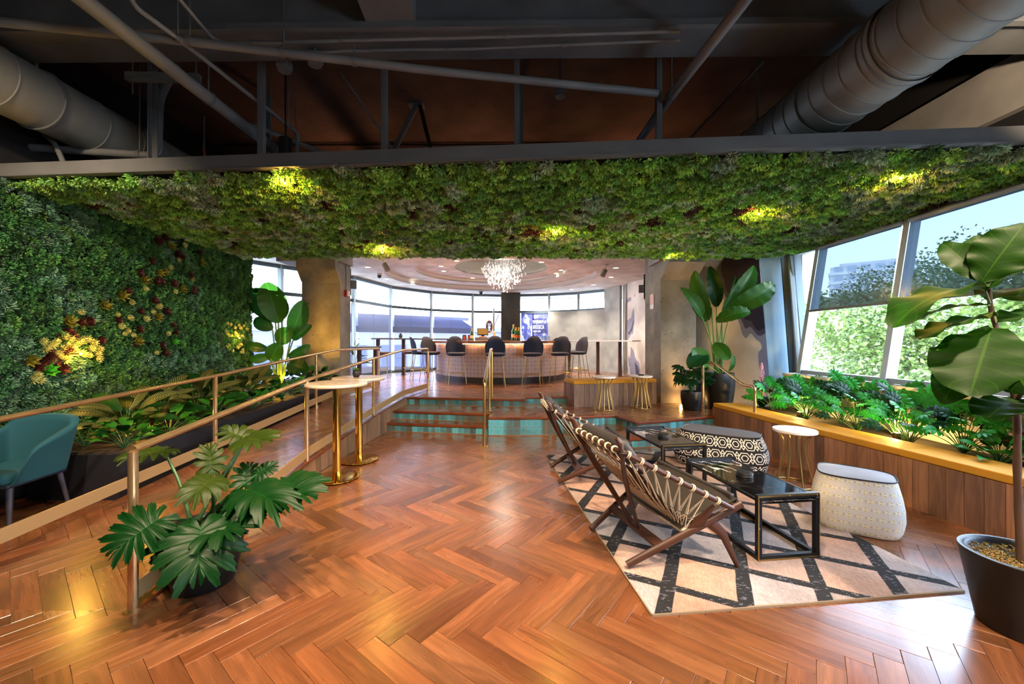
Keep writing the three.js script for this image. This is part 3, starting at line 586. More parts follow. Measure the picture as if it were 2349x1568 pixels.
const vary = (c) => { const k = rr(0.55, 1.45); return [c[0] * k * rr(0.85, 1.15), c[1] * k, c[2] * k]; };
const patch = (a, b, f, s) => fbm(a * f + 40, b * f + 40, 512, 3, s);
const soffitFront = (x) => 3.30 - 0.0735 * x, soffitBack = 6.78, SY = 3.02;
const soffit = thing('green_soffit', 'hanging ceiling panel covered in artificial greenery above the steps', 'green ceiling');
mesh('backing', slab([[-4.8, soffitFront(-4.8)], [4.7, soffitFront(4.7)], [4.66, soffitBack], [-4.8, soffitBack]], SY + 0.03, SY + 0.09), M.black, soffit);
{
  const fp = (x, y) => V(x, y, soffitFront(x) - 0.02);
  mesh('fascia', metreUV(bar(fp(-4.81, SY + 0.055), fp(4.70, SY + 0.055), 0.05, 0.125)), M.steelGrey, soffit);
  mesh('fascia_lip', bar(fp(-4.81, SY + 0.005).add(new THREE.Vector3(0, 0, 0.028)), fp(4.70, SY + 0.005).add(new THREE.Vector3(0, 0, 0.028)), 0.012, 0.02), M.steelGrey, soffit);
  const glow = [[-0.58, 0.4, -1.2]];
  const spots = [], st = 0.066;
  for (let x = -4.7; x < 4.66; x += st) for (let d = soffitFront(x) + 0.02; d < soffitBack; d += st) {
    const px = x + rr(-0.5, 0.5) * st, pd = d + rr(-0.5, 0.5) * st, sage = patch(px, pd, 3.6, 3), redp = patch(px, pd, 4.4, 13), lime = patch(px, pd, 5, 23), mid = pd > 4.1 && pd < 6.3;
    let c = GREENS[Math.floor(rnd() * 3)], k = rnd() < 0.5 ? 0 : 1, s = rr(0.8, 1.2);
    if (sage > 0.57 && rnd() < 0.85) { c = SAGE[Math.floor(rnd() * 2)]; k = 2; }
    if (mid && redp > 0.70) { c = DARKRED; k = 1; s *= 0.8; } else if (mid && lime > 0.72) { c = LIME; k = 1; s *= 0.8; }
    const y = SY + 0.03 - 0.09 * patch(px, pd, 7, 33) - rr(0, 0.035);
    spots.push({ p: V(px, y, pd), n: new THREE.Vector3(rr(-0.45, 0.45), -1, rr(-0.45, 0.45) + 0.15).normalize(), c: vary(c), s, k });
  }
  foliage(soffit, spots, 'foliage');
}
const living = thing('living_wall', 'wall panel covered in artificial greenery beside the ramp', 'green wall');
mesh('backing', box(0.06, 3.0, 4.6, -4.78, 1.5, -4.7), M.black, living);
{
  const spots = [], st = 0.058, X = -4.74;
  for (let d = 2.4; d < 7.02; d += st) for (let y = 0.3; y < 3.0; y += st) {
    const pd = d + rr(-0.5, 0.5) * st, py = y + rr(-0.5, 0.5) * st, sage = patch(pd, py, 2.6, 43);
    let c = [[0.05, 0.18, 0.05], [0.075, 0.22, 0.05], [0.035, 0.13, 0.045]][Math.floor(rnd() * 3)], k = rnd() < 0.5 ? 0 : 1;
    if (sage > 0.59 && rnd() < 0.7) { c = [[0.12, 0.26, 0.16], [0.09, 0.21, 0.13]][Math.floor(rnd() * 2)]; k = 2; }
    spots.push({ p: new THREE.Vector3(X + 0.0 + 0.08 * patch(pd, py, 7, 53) + rr(0, 0.03), py, -pd), n: new THREE.Vector3(1, rr(-0.3, 0.6), rr(-0.45, 0.45)).normalize(), c: vary(c), s: rr(0.8, 1.2), k });
  }
  for (let y = 0.3; y < 3; y += st) for (let e = 0; e < 3; e++) spots.push({ p: new THREE.Vector3(X - 0.02 + rr(0, 0.08), y, -7.0 - rr(0, 0.03)), n: new THREE.Vector3(0.5, rr(-0.3, 0.3), -1).normalize(), c: vary([0.05, 0.14, 0.03]), s: rr(0.8, 1.1) });
  foliage(living, spots, 'foliage');
}
// succulent rosettes set into the greenery
function rosetteGeo(n, len, wide, rows, lift) {
  const parts = [];
  for (let r = 0; r < rows; r++) for (let i = 0; i < n; i++) {
    const f = r / rows, az = (i + r * 0.5) / n * 6.283, l = len * (1 - f * 0.55), g = leafGeo(l, (t) => wide / len * Math.sin(Math.min(1, t * 1.12 + 0.06) * 3.0), 4, 2, { droop: -0.5, fold: 0.5 });
    const o = new THREE.Object3D(); aim(o, new THREE.Vector3(0, f * len * 0.25, 0), new THREE.Vector3(Math.cos(az) * Math.cos(lift + f * 0.7), Math.sin(lift + f * 0.7), Math.sin(az) * Math.cos(lift + f * 0.7))); o.updateMatrix(); parts.push(plain(g).applyMatrix4(o.matrix));
  }
  return mergeGeometries(parts);
}
const rosA = rosetteGeo(8, 0.075, 0.022, 3, 0.2), rosB = rosetteGeo(10, 0.06, 0.016, 3, 0.4), rosC = rosetteGeo(7, 0.09, 0.03, 2, 0.35);
M.sucRed = S(0x441613, 0.5); M.sucYellow = S(0xb9a94a, 0.55); M.sucOlive = S(0x6f6a18, 0.5); M.sucGreen = S(0x3fa024, 0.45); M.sucOrange = S(0xb0481a, 0.5); M.sucPale = S(0xb7bb72, 0.6);
const SUC = {
  red: ['dark red echeveria rosette planted in the living wall', M.sucRed, rosA], yellow: ['pale yellow sedum head planted in the living wall', M.sucPale, rosB],
  olive: ['spiky olive succulent planted in the living wall', M.sucOlive, rosC], green: ['bright lime green succulent planted in the living wall', M.sucGreen, rosC],
  gold: ['pale yellow sedum head in a lamp-lit patch of the living wall', M.sucPale, rosB], orange: ['dark red echeveria rosette in the lamp-lit patch of the living wall', M.sucRed, rosA],
};
function onWall(px, py) { const t = (px - 1174.5) / 900, d = -4.66 / t; return [d, 1.5 - (py - 784) / 900 * d]; }
function succ(kind, px, py, s = 1) {
  const [d, y] = onWall(px, py), [label, mat, geo] = SUC[kind], m = mesh('succulent', geo, mat);
  m.position.set(-4.645, y, -d); m.quaternion.setFromUnitVectors(new THREE.Vector3(0, 1, 0), new THREE.Vector3(1, rr(-0.1, 0.35), rr(-0.25, 0.25)).normalize()); m.scale.setScalar(s * rr(0.85, 1.15));
  tag(m, label, 'succulent', kind + ' succulents in the living wall');
}
for (const [x, y] of [[358, 552], [372, 545], [402, 582], [410, 588], [342, 598], [312, 626], [352, 644], [364, 645], [392, 650], [430, 632], [453, 580], [286, 668], [438, 662], [348, 690], [316, 714], [376, 716], [196, 737], [178, 740], [265, 733], [312, 755], [390, 745], [398, 762], [223, 780], [300, 790], [366, 792], [373, 811], [128, 772], [150, 762], [436, 668]]) succ('red', x, y);
for (const [x, y] of [[416, 562], [384, 614], [434, 640], [396, 669], [328, 664], [294, 694], [262, 722], [290, 730], [344, 716], [356, 705], [328, 732], [270, 748], [286, 758], [298, 770], [278, 765], [380, 766], [352, 810], [358, 702], [176, 716], [403, 596]]) succ('yellow', x, y);
for (const [x, y] of [[386, 565], [323, 644], [372, 624], [272, 677], [411, 663], [232, 703], [356, 726], [148, 739], [454, 602], [308, 783], [62, 826], [360, 626]]) succ('olive', x, y);
succ('green', 394, 784); succ('green', 105, 851, 1.2);
for (const [x, y] of [[96, 798], [108, 790], [118, 784], [132, 800], [146, 790], [158, 796], [170, 786], [182, 780], [192, 778], [202, 800], [150, 812], [166, 808], [180, 812], [130, 818], [142, 824], [122, 812], [196, 815], [216, 812], [112, 826], [90, 782], [206, 786], [220, 800], [152, 778], [138, 772], [75, 860], [66, 868], [82, 872], [218, 822]]) succ('gold', x, y, 1.1);
for (const [x, y] of [[104, 806], [112, 818], [134, 804], [146, 802], [98, 826], [120, 830], [136, 846], [80, 842], [152, 800], [160, 770]]) succ('orange', x, y);
for (let i = 0; i < 26; i++) succ('gold', 508 + 44 * H(i, 1, 71) + (i % 3) * 5, 742 + 66 * H(i, 2, 71), 0.85);
// small lamps set into the greenery, each lighting the leaves round it
M.bulb = S(0x000000, 0.5, 0, { emissive: 0xffc861, emissiveIntensity: 9 });
function greenLamp(p, toward, power, label) {
  const t = thing('accent_lamp', label, 'lamp', [p.x, p.y, -p.z], 0, 'accent lamps in the greenery');
  mesh('bulb', new THREE.SphereGeometry(0.011, 14, 10), M.bulb, t);
  mesh('spike', sweep([new THREE.Vector3(0, 0, 0), toward.clone().multiplyScalar(-0.1)], 0.008, 8), M.black, t);
  const l = new THREE.PointLight(0xffc04d, power); l.castShadow = true; l.shadow.radius = 1; t.add(l);
}
for (const [x, d, k] of [[-2.02, 3.49, 1.3], [-1.95, 5.95, 1], [-2.05, 6.2, 1], [0.56, 5.05, 1.2], [2.72, 4.32, 1.2], [3.35, 3.38, 1.6], [2.62, 6.55, 1]]) greenLamp(V(x, SY - 0.11, d), new THREE.Vector3(0, -1, 0), 0.6 * k, 'small warm lamp hidden in the green soffit');
{ const a = onWall(150, 800), b = onWall(530, 775);
  greenLamp(new THREE.Vector3(-4.5, a[1] - 0.05, -a[0]), new THREE.Vector3(1, 0, 0), 0.7, 'small warm lamp in front of the golden patch of the living wall');
  greenLamp(new THREE.Vector3(-4.52, b[1], -b[0]), new THREE.Vector3(1, 0, 0), 0.45, 'small warm lamp near the end of the living wall'); }
// ---------------------------------------------------------------- ducts, pipes and hangers under the slab
const at = (px, py, d) => V((px - 1174.5) / 900 * d, 1.5 - (py - 784) / 900 * d, d);
function duct(label, x, y, r, d0, d1, ringEvery, wide, ringDs) {
  const t = thing('air_duct', label, 'duct');
  mesh('tube', sweep(Array.from({ length: 30 }, (_, i) => V(x, y, lerp(d0, d1, i / 29))), r, 48), M.ductGrey, t);
  for (let d = d0 + ringEvery; d < d1; d += ringEvery) mesh('seam_ring', new THREE.TorusGeometry(r + 0.001, 0.006, 8, 48).translate(x, y, -d), M.ductGrey, t);
  for (const d of wide) mesh('collar', new THREE.CylinderGeometry(r + 0.012, r + 0.012, 0.05, 48, 1, true).rotateX(Math.PI / 2).translate(x, y, -d), M.ductGrey, t);
  for (const d of ringDs) mesh('strap', merge([new THREE.TorusGeometry(r + 0.008, 0.01, 6, 40).translate(x, y, -d), cyl(0.012, 0.012, 4.6 - y - r, 8, x, y + r, -d)]), M.steelGrey, t);
  return t;
}
duct('large grey spiral duct above the leaning windows', 2.69, 3.55, 0.276, -1.5, 6.8, 0.147, [2.68, 3.37], [2.7, 4.3, 1.0]);
duct('grey round duct high on the living wall side', -4.24, 3.66, 0.254, -1.5, 6.8, 0.36, [4.36, 4.42], [3.5, 5.4]);
{
  const t = thing('air_duct', 'short grey duct elbow entering the beam above the potted palms', 'duct');
  mesh('tube', sweep(curve([V(4.45, 3.16, 8.1), V(4.1, 3.16, 7.85), V(3.85, 3.2, 7.7), V(3.6, 3.3, 7.6)], 18), 0.21, 28), M.ductGrey, t);
  for (const f of [0.25, 0.55]) mesh('seam_ring', new THREE.TorusGeometry(0.212, 0.006, 8, 36).rotateY(Math.PI / 2 - 0.5).translate(lerp(4.45, 3.85, f), 3.17, -lerp(8.1, 7.7, f)), M.ductGrey, t);
}
function pipeRun(label, pts, r, clamps = [], bendR = 0.08, rod = true, mat = M.pipeGrey) {
  const t = thing('pipe', label, 'pipe'), path = bent(pts, bendR);
  mesh('tube', sweep(path, r, 14), mat, t);
  for (const [i, f] of clamps) {
    const a = pts[i], b = pts[i + 1], p = a.clone().lerp(b, f), dir = b.clone().sub(a).normalize();
    const g = new THREE.CylinderGeometry(r + 0.008, r + 0.008, 0.035, 16, 1, true).applyQuaternion(new THREE.Quaternion().setFromUnitVectors(new THREE.Vector3(0, 1, 0), dir)).translate(p.x, p.y, p.z);
    mesh('clamp', g, M.steelGrey, t); if (rod) mesh('hanger_rod', cyl(0.006, 0.006, Math.max(0.02, 4.6 - p.y - r), 8, p.x, p.y + r, p.z), M.steelGrey, t);
  }
  return t;
}
pipeRun('thick grey pipe running back along the ceiling beside the large left duct', [V(-2.68, 3.6, -1), V(-2.62, 3.6, 3.2), V(-2.5, 3.6, 6.8)], 0.052, [[1, 0.28], [1, 0.05]]);
pipeRun('grey sprinkler pipe crossing under the concrete beam', [at(-60, 44, 2.72), at(440, 96, 2.98), at(1000, 163, 3.2), at(1508, 214, 3.52)], 0.031, [[0, 0.99], [1, 0.36], [1, 0.65]], 0.2);
pipeRun('thin grey conduit running back and dropping behind the green soffit', [at(292, -40, 2.62), at(304, 12, 2.68), at(400, 82, 2.9), at(668, 293, 4.12), at(683, 305, 4.15), V(-2.27, 3.0, 4.15)], 0.018, [[2, 0.02], [2, 0.97]], 0.07);
pipeRun('thin conduit bending onto the concrete beam', [V(-2.75, 4.3, 1.8), at(405, -10, 2.75), at(487, 88, 3.05), at(522, 100, 3.1), at(1000, 88, 3.08), at(1560, 72, 3.0)], 0.013, [[3, 0.12], [3, 0.55], [4, 0.3]], 0.06, false);
pipeRun('second thin conduit along the underside of the concrete beam', [at(720, 122, 3.2), at(790, 116, 3.22), at(1040, 113, 3.22), at(1560, 92, 3.1)], 0.012, [[1, 0.25], [1, 0.95], [2, 0.5]], 0.06, false);
pipeRun('grey diagonal pipe running back beside the large right duct', [V(1.56, 3.72, 0.5), V(1.5, 3.7, 2.53), V(1.42, 3.7, 3.55), V(1.3, 3.7, 6.8)], 0.04, [[1, 0.95]], 0.1);
pipeRun('grey pipe with upturned elbow near the end of the left duct', [at(-60, 330, 3.75), at(150, 343, 3.9), at(362, 358, 4.0), at(366, 225, 4.0), V(-3.59, 4.45, 4.2)], 0.036, [[1, 0.8]], 0.12);
pipeRun('grey branch pipe with tee under the rusty slab', [at(540, 275, 4.5), at(640, 310, 4.7), at(760, 358, 5.2)], 0.026, [[1, 0.3]], 0.1);
pipeRun('dark conduit across the rusty slab', [V(-4.5, 4.56, 6.1), V(1.2, 4.56, 6.1), V(1.5, 4.5, 6.35), V(4, 4.5, 6.3)], 0.02, [], 0.1, false, M.black);
pipeRun('second dark conduit across the rusty slab', [V(-4.5, 4.56, 6.45), V(2.1, 4.56, 6.45), V(2.4, 4.56, 6.2), V(4.5, 4.56, 6.2)], 0.018, [], 0.1, false, M.black);
pipeRun('thin rod brace running down from the slab to the soffit', [at(780, 165, 4.5), at(900, 340, 5.0), V(-1.4, 3.12, 5.3)], 0.012, [], 0.1, false);
pipeRun('thin diagonal brace pipe left of the large right duct', [at(1752, 140, 4.0), at(1570, 330, 4.9), V(1.9, 3.12, 5.2)], 0.014, [], 0.1, false);
// square hangers that carry the soffit
const hangers = [[600, 'square steel hanger beside the thick ceiling pipe'], [882, 'square steel hanger left of the splayed steel struts'], [1186, 'square steel hanger right of the splayed steel struts'], [1511, 'square steel hanger at the end of the sprinkler pipe'], [1905, 'square steel hanger behind the large right duct']];
for (const [px, label] of hangers) {
  const d = 3.62, x = (px - 1174.5) / 900 * d, t = thing('steel_hanger', label, 'hanger', [x, SY + 0.1, d]);
  mesh('tube', box(0.05, 4.6 - SY - 0.1, 0.05, 0, (4.6 - SY - 0.1) / 2, 0), M.steelGrey, t); mesh('foot_plate', box(0.1, 0.012, 0.1, 0, 0.006, 0), M.steelGrey, t);
}
for (const [x, d, label] of [[-3.55, 3.9, 'grey steel strut under the strut bracket'], [-3.05, 4.9, 'thin grey strut behind the thick ceiling pipe'], [0.1, 4.6, 'dark steel strut behind the centre hanger']]) {
  const t = thing('steel_strut', label, 'strut', [x, SY + 0.1, d]); mesh('web', box(0.06, 1.46, 0.012, 0, 0.73, 0), M.steelGrey, t); mesh('flange', box(0.012, 1.46, 0.05, -0.03, 0.73, 0.02), M.steelGrey, t);
}
{
  const t = thing('steel_strut', 'pair of splayed steel struts meeting under the slab', 'strut'), apex = V(-1.25, 4.58, 5.13);
  mesh('leg', bar(apex, V(-1.95, 3.12, 5.05), 0.07, 0.05), M.steelGrey, t); mesh('leg', bar(apex.clone().add(new THREE.Vector3(0.05, 0, 0)), V(-0.85, 3.12, 5.2), 0.06, 0.045), M.black, t); mesh('plate', box(0.2, 0.02, 0.14, apex.x, 4.59, apex.z), M.steelGrey, t);
  const b = thing('strut_bracket', 'horizontal slotted steel bracket hung between two rods near the thick pipe', 'bracket'), a = at(291, 176, 3.6), c = at(458, 180, 3.6);
  mesh('channel', bar(a, c, 0.05, 0.07), M.steelGrey, b); for (const f of [0.08, 0.95]) { const p = a.clone().lerp(c, f); mesh('rod', cyl(0.006, 0.006, 4.6 - p.y + 0.16, 8, p.x, p.y - 0.16, p.z), M.steelGrey, b); }
  const w = thing('cable', 'short red wire end sticking up behind the soffit edge', 'wire'); mesh('wire', sweep(curve([V(-2.9, 3.1, 3.75), at(474, 364, 3.75), at(465, 338, 3.75)], 8), 0.005, 6), S(0xb03030, 0.5), w);
  const f = thing('flexible_conduit', 'ribbed flexible conduit hanging below the left duct', 'conduit'); const fl = curve([at(100, 305, 3.8), at(125, 330, 3.8), at(140, 360, 3.8), at(155, 395, 3.8)], 40); mesh('hose', sweep(fl, (q) => 0.022 + 0.003 * Math.sin(q * 160), 10), M.steelGrey, f);
}
for (const [px, py, d, label] of [[652, 148, 3.55, 'grey octagonal junction box carrying a black pendant rod'], [722, 133, 3.3, 'square grey junction box on the conduit'], [1285, 210, 4.3, 'dark junction box on the rusty slab']]) {
  const p = at(px, py, d), t = thing('junction_box', label, 'box', [p.x, p.y, -p.z]); mesh('body', rbox(0.11, 0.075, 0.1, 0.012), M.pipeGrey, t); mesh('cover', cyl(0.055, 0.055, 0.02, 16, 0, -0.058, 0), M.pipeGrey, t); mesh('stub', cyl(0.012, 0.012, 4.58 - p.y, 8, 0, 0.03, 0), M.steelGrey, t);
}
// black pendant downlights
M.lens = S(0x000000, 0.4, 0, { emissive: 0xffdca8, emissiveIntensity: 5 });
function pendant(p, label, power, target, angle = 0.6, color = 0xffcf99, group) {
  const t = thing('pendant_spotlight', label, 'lamp', [p.x, p.y, -p.z], 0, group), dir = target.clone().sub(p).normalize(), q = new THREE.Quaternion().setFromUnitVectors(new THREE.Vector3(0, -1, 0), dir);
  const body = mesh('housing', lathe([[0, 0.13], [0.05, 0.13], [0.062, 0.12], [0.062, -0.12], [0.056, -0.12], [0.056, -0.1], [0, -0.1]], 24), M.black, t); body.quaternion.copy(q);
  const lens = mesh('lens', cyl(0.054, 0.054, 0.004, 24, 0, -0.108, 0), M.lens, t); lens.quaternion.copy(q);
  mesh('rod', cyl(0.009, 0.009, Math.max(0.05, 4.58 - p.y), 8, 0, 0.02, 0), M.black, t);
  if (power) { const l = new THREE.SpotLight(color, power, 0, angle, 0.8); l.position.copy(dir).multiplyScalar(0.13); l.target.position.copy(target).sub(p); l.castShadow = true; l.shadow.radius = 3; t.add(l, l.target); }
  return t;
}
pendant(at(655, 346, 3.95), 'black cylinder pendant lamp behind the soffit edge', 0, V(-2.28, 0, 3.95));
// spotlights on rods above and behind the camera, out of the picture
const GRP = 'black spotlights hanging over the lounge';
const LAMPS = [
  [V(-1.6, 3.7, 1.2), V(-2.3, 0.4, 3.0), 70, 0.75], [V(-0.4, 3.7, 1.7), V(-1.2, 0, 3.6), 70, 0.75], [V(0.9, 3.7, 1.5), V(0.4, 0, 3.4), 60, 0.75], [V(2.3, 3.7, 1.0), V(1.7, 0, 3.4), 70, 0.75],
  [V(2.75, 3.7, 2.45), V(2.85, 0, 3.9), 50, 0.7], [V(-3.2, 3.7, 1.0), V(-4.5, 1.4, 4.0), 70, 0.7], [V(-0.8, 3.7, -0.6), V(-0.4, 0, 1.6), 50, 0.9], [V(1.6, 3.7, -0.6), V(1.6, 0, 1.6), 40, 0.9], [V(3.7, 3.3, 1.7), V(4.72, 3.95, 3.6), 34, 0.75],
];
for (const [p, q, w, a] of LAMPS) pendant(p, 'black cylinder spotlight hanging above the lounge floor', w * 0.35, q, a, 0xffdfba, GRP);

// unseen floodlights added on top of the soffit for a warm glow on the slab
for (const x of [-2.6, -0.4, 1.8]) { const t = thing('added_floodlight', 'unseen lamp added on top of the green soffit to warm the slab', 'lamp', [x, SY + 0.09, 6.2], 0, 'added floodlights on top of the soffit'); mesh('housing', rbox(0.2, 0.1, 0.12, 0.01, 2, 0, 0.05, 0), M.black, t); mesh('lens', box(0.17, 0.004, 0.09, 0, 0.102, 0), M.lens, t); const l = new THREE.SpotLight(0xffa878, 1.3, 0, 1.1, 1); l.position.y = 0.115; l.target.position.set(0, 1, 0.25); l.castShadow = true; l.shadow.radius = 3; t.add(l, l.target); }
for (const [x, d] of [[-0.03, 5.02], [-2.0, 5.2], [2.1, 5.1]]) { const t = thing('sprinkler_head', 'small chrome sprinkler head poking out of the green soffit', 'sprinkler', [x, SY - 0.12, d], 0, 'sprinkler heads in the green soffit'); mesh('stem', cyl(0.01, 0.01, 0.14, 10, 0, 0, 0), M.mullion, t); mesh('deflector', cyl(0.02, 0.02, 0.003, 14, 0, -0.025, 0), M.mullion, t); mesh('yoke', new THREE.TorusGeometry(0.012, 0.0025, 6, 16).translate(0, -0.012, 0), M.mullion, t); }
// ---------------------------------------------------------------- brass handrails
function rampRail(label, edge, inset, ds, dropEnd) {
  const t = thing('handrail', label, 'handrail'), P3 = (d, up) => V(edgeX(edge, d) + inset, rampY(d) + up, d);
  const line = ds.map((d) => P3(d, 0.9)); const k = []; for (let i = 0; i < ds.length; i++) { k.push(line[i]); if (ds[i] < 7.34 && ds[i + 1] > 7.34) k.push(P3(7.34, 0.9)); }
  const end = ds[ds.length - 1];
  mesh('top_rail', sweep(bent([...k, P3(end, 0.0)], 0.06), 0.021, 14), M.bronze, t);
  for (let i = 0; i < ds.length - 1; i++) {
    const p = P3(ds[i], 0); const post = mesh('post', sweep([p, P3(ds[i], 0.89)], 0.0235, 14), M.bronze, t); mesh('base_flange', cyl(0.04, 0.04, 0.008, 16, p.x, p.y, p.z), M.bronze, post);
    const mids = [ds[i], ...(ds[i] < 7.34 && ds[i + 1] > 7.34 ? [7.34] : []), ds[i + 1]];
    const g = []; for (let j = 0; j < mids.length - 1; j++) g.push(bar(P3(mids[j], 0.1), P3(mids[j + 1], 0.1), 0.014, 0.1)); mesh('kick_plate', merge(g), M.bronzeFlat, t);
  }
  const e = P3(end, 0); mesh('base_flange', cyl(0.04, 0.04, 0.008, 16, e.x, e.y, e.z), M.bronze, t);
}
rampRail('bronze handrail with kick plate along the lounge side of the ramp', RR, 0.0, [2.19, 4.3, 6.11, 8.6]);
rampRail('bronze handrail with kick plate along the planter side of the ramp', RL, 0.02, [1.6, 4.55, 6.72, 9.18]);
{
  const t = thing('handrail', 'free-standing brass handrail in the middle of the tiled steps', 'handrail');
  const a = V(-0.40, 0, 5.618), b = V(-0.395, 0.93, 5.618), c = V(-0.39, 1.365, 7.2), e = V(-0.388, 1.365, 7.57), f = V(-0.388, 0.45, 7.57);
  mesh('top_rail', sweep(bent([a, b, c, e, f], 0.06), 0.021, 14), M.brassSoft, t);
  mesh('post', sweep([V(-0.392, 0.30, 6.78), V(-0.392, 1.25, 6.78)], 0.02, 14), M.brassSoft, t);
  for (const [p, y] of [[a, 0], [V(-0.392, 0.3, 6.78), 0.3], [f, 0.45]]) { const bp = mesh('base_plate', rbox(0.1, 0.01, 0.1, 0.003, 1, p.x, y + 0.005, p.z), M.brassSoft, t); for (const [i, j] of [[1, 1], [1, -1], [-1, 1], [-1, -1]]) mesh('bolt', cyl(0.007, 0.006, 0.012, 8, p.x + i * 0.038, y + 0.01, p.z + j * 0.038), M.brassSoft, bp); }
  const r = thing('handrail', 'short bronze handrail beside the small potted philodendron on the landing', 'handrail');
  const p0 = V(3.235, 0.30, 6.646), p1 = V(3.235, 1.16, 6.646), p2 = V(3.30, 1.16, 6.4), p3 = V(3.41, 0.87, 5.8), p4 = V(3.43, 0.86, 5.54), p5 = V(3.43, 0, 5.54);
  mesh('top_rail', sweep(bent([p0, p1, p2, p3, p4, p5], 0.06), 0.021, 14), M.bronze, r);
  for (const p of [p0, p5]) mesh('base_flange', cyl(0.04, 0.04, 0.008, 16, p.x, p.y, p.z), M.bronze, r);
}
// ---------------------------------------------------------------- bar
const BC = [-0.32, 11.78], BR = 1.92, PY = 0.45;
const barTile = canvasTex(256, 256, (c, w) => { c.fillStyle = '#c9b3a6'; c.fillRect(0, 0, w, w); for (const [x, y] of [[0, 0], [128, 0], [0, 128], [128, 128]]) { c.fillStyle = (x + y) % 256 ? '#c4b0b4' : '#cdb7a6'; c.fillRect(x, y, 128, 128); rosette(c, x, y, 128, '#5b5068', '#6a4a48'); } });
{
  const t = thing('bar_counter', 'round bar with patterned tile front and wooden top', 'bar', [BC[0], PY, BC[1]]);
  const strip = (r, y0, y1, a0, a1, u) => { const n = 60, pos = [], uv = [], nor = []; for (let i = 0; i < n; i++) for (const [k, y] of [[0, y0], [1, y0], [1, y1], [0, y0], [1, y1], [0, y1]]) { const f = lerp(a0, a1, (i + k) / n); pos.push(Math.sin(f) * r, y, Math.cos(f) * r); nor.push(Math.sin(f), 0, Math.cos(f)); uv.push(f * r * u, y * u); } const g = new THREE.BufferGeometry(); g.setAttribute('position', new THREE.Float32BufferAttribute(pos, 3)); g.setAttribute('normal', new THREE.Float32BufferAttribute(nor, 3)); g.setAttribute('uv', new THREE.Float32BufferAttribute(uv, 2)); return g; };
  mesh('tile_front', strip(BR, 0.15, 0.98, -1.35, 1.32, 5), S(0xffffff, 0.45, 0, { map: barTile }), t);
  mesh('core', new THREE.CylinderGeometry(BR - 0.01, BR - 0.01, 0.98, 80, 1, true, -1.75, 3.5).translate(0, 0.5, 0), S(0x8f6f56, 0.6), t);
  mesh('inner_wall', new THREE.CylinderGeometry(BR - 0.55, BR - 0.55, 0.98, 60, 1, true, -1.75, 3.5).translate(0, 0.5, 0), S(0x8f6f56, 0.6), t);
  mesh('kick_plate', strip(BR + 0.006, 0, 0.15, -1.75, 1.75, 1), S(0x3d3a3c, 0.35, 0.5), t);
  for (const s of [-1, 1]) mesh('end_panel', strip(BR + 0.012, 0, 0.99, s * 1.35, s * 1.75, 1), S(0x33272a, 0.4), t);
  const top = new THREE.Shape(); for (let i = 0; i <= 60; i++) { const f = lerp(-1.8, 1.8, i / 60); top[i ? 'lineTo' : 'moveTo'](Math.sin(f) * (BR + 0.13), -Math.cos(f) * (BR + 0.13)); } for (let i = 60; i >= 0; i--) { const f = lerp(-1.8, 1.8, i / 60); top.lineTo(Math.sin(f) * (BR - 0.62), -Math.cos(f) * (BR - 0.62)); } top.closePath();
  mesh('worktop', metreUV(new THREE.ExtrudeGeometry(top, { depth: 0.055, bevelEnabled: true, bevelSize: 0.006, bevelThickness: 0.006, bevelSegments: 1 }).rotateX(-Math.PI / 2).translate(0, 1.02, 0)), S(0xa9764a, 0.4, 0, { map: woodTex }), t);
  mesh('led_strip_light', strip(BR + 0.07, 0.995, 1.008, -1.4, 1.4, 1), S(0, 0.5, 0, { emissive: 0xffc58a, emissiveIntensity: 6 }), t);
  for (let i = 0; i < 9; i++) { const f = lerp(-1.2, 1.2, i / 8), l = new THREE.RectAreaLight(0xffb070, 14, 0.5, 0.02); l.position.set(Math.sin(f) * (BR + 0.08), 0.99, Math.cos(f) * (BR + 0.08)); l.lookAt(new THREE.Vector3(Math.sin(f) * (BR + 0.03) + BC[0], PY, -BC[1] + Math.cos(f) * (BR + 0.03))); t.add(l); }
}
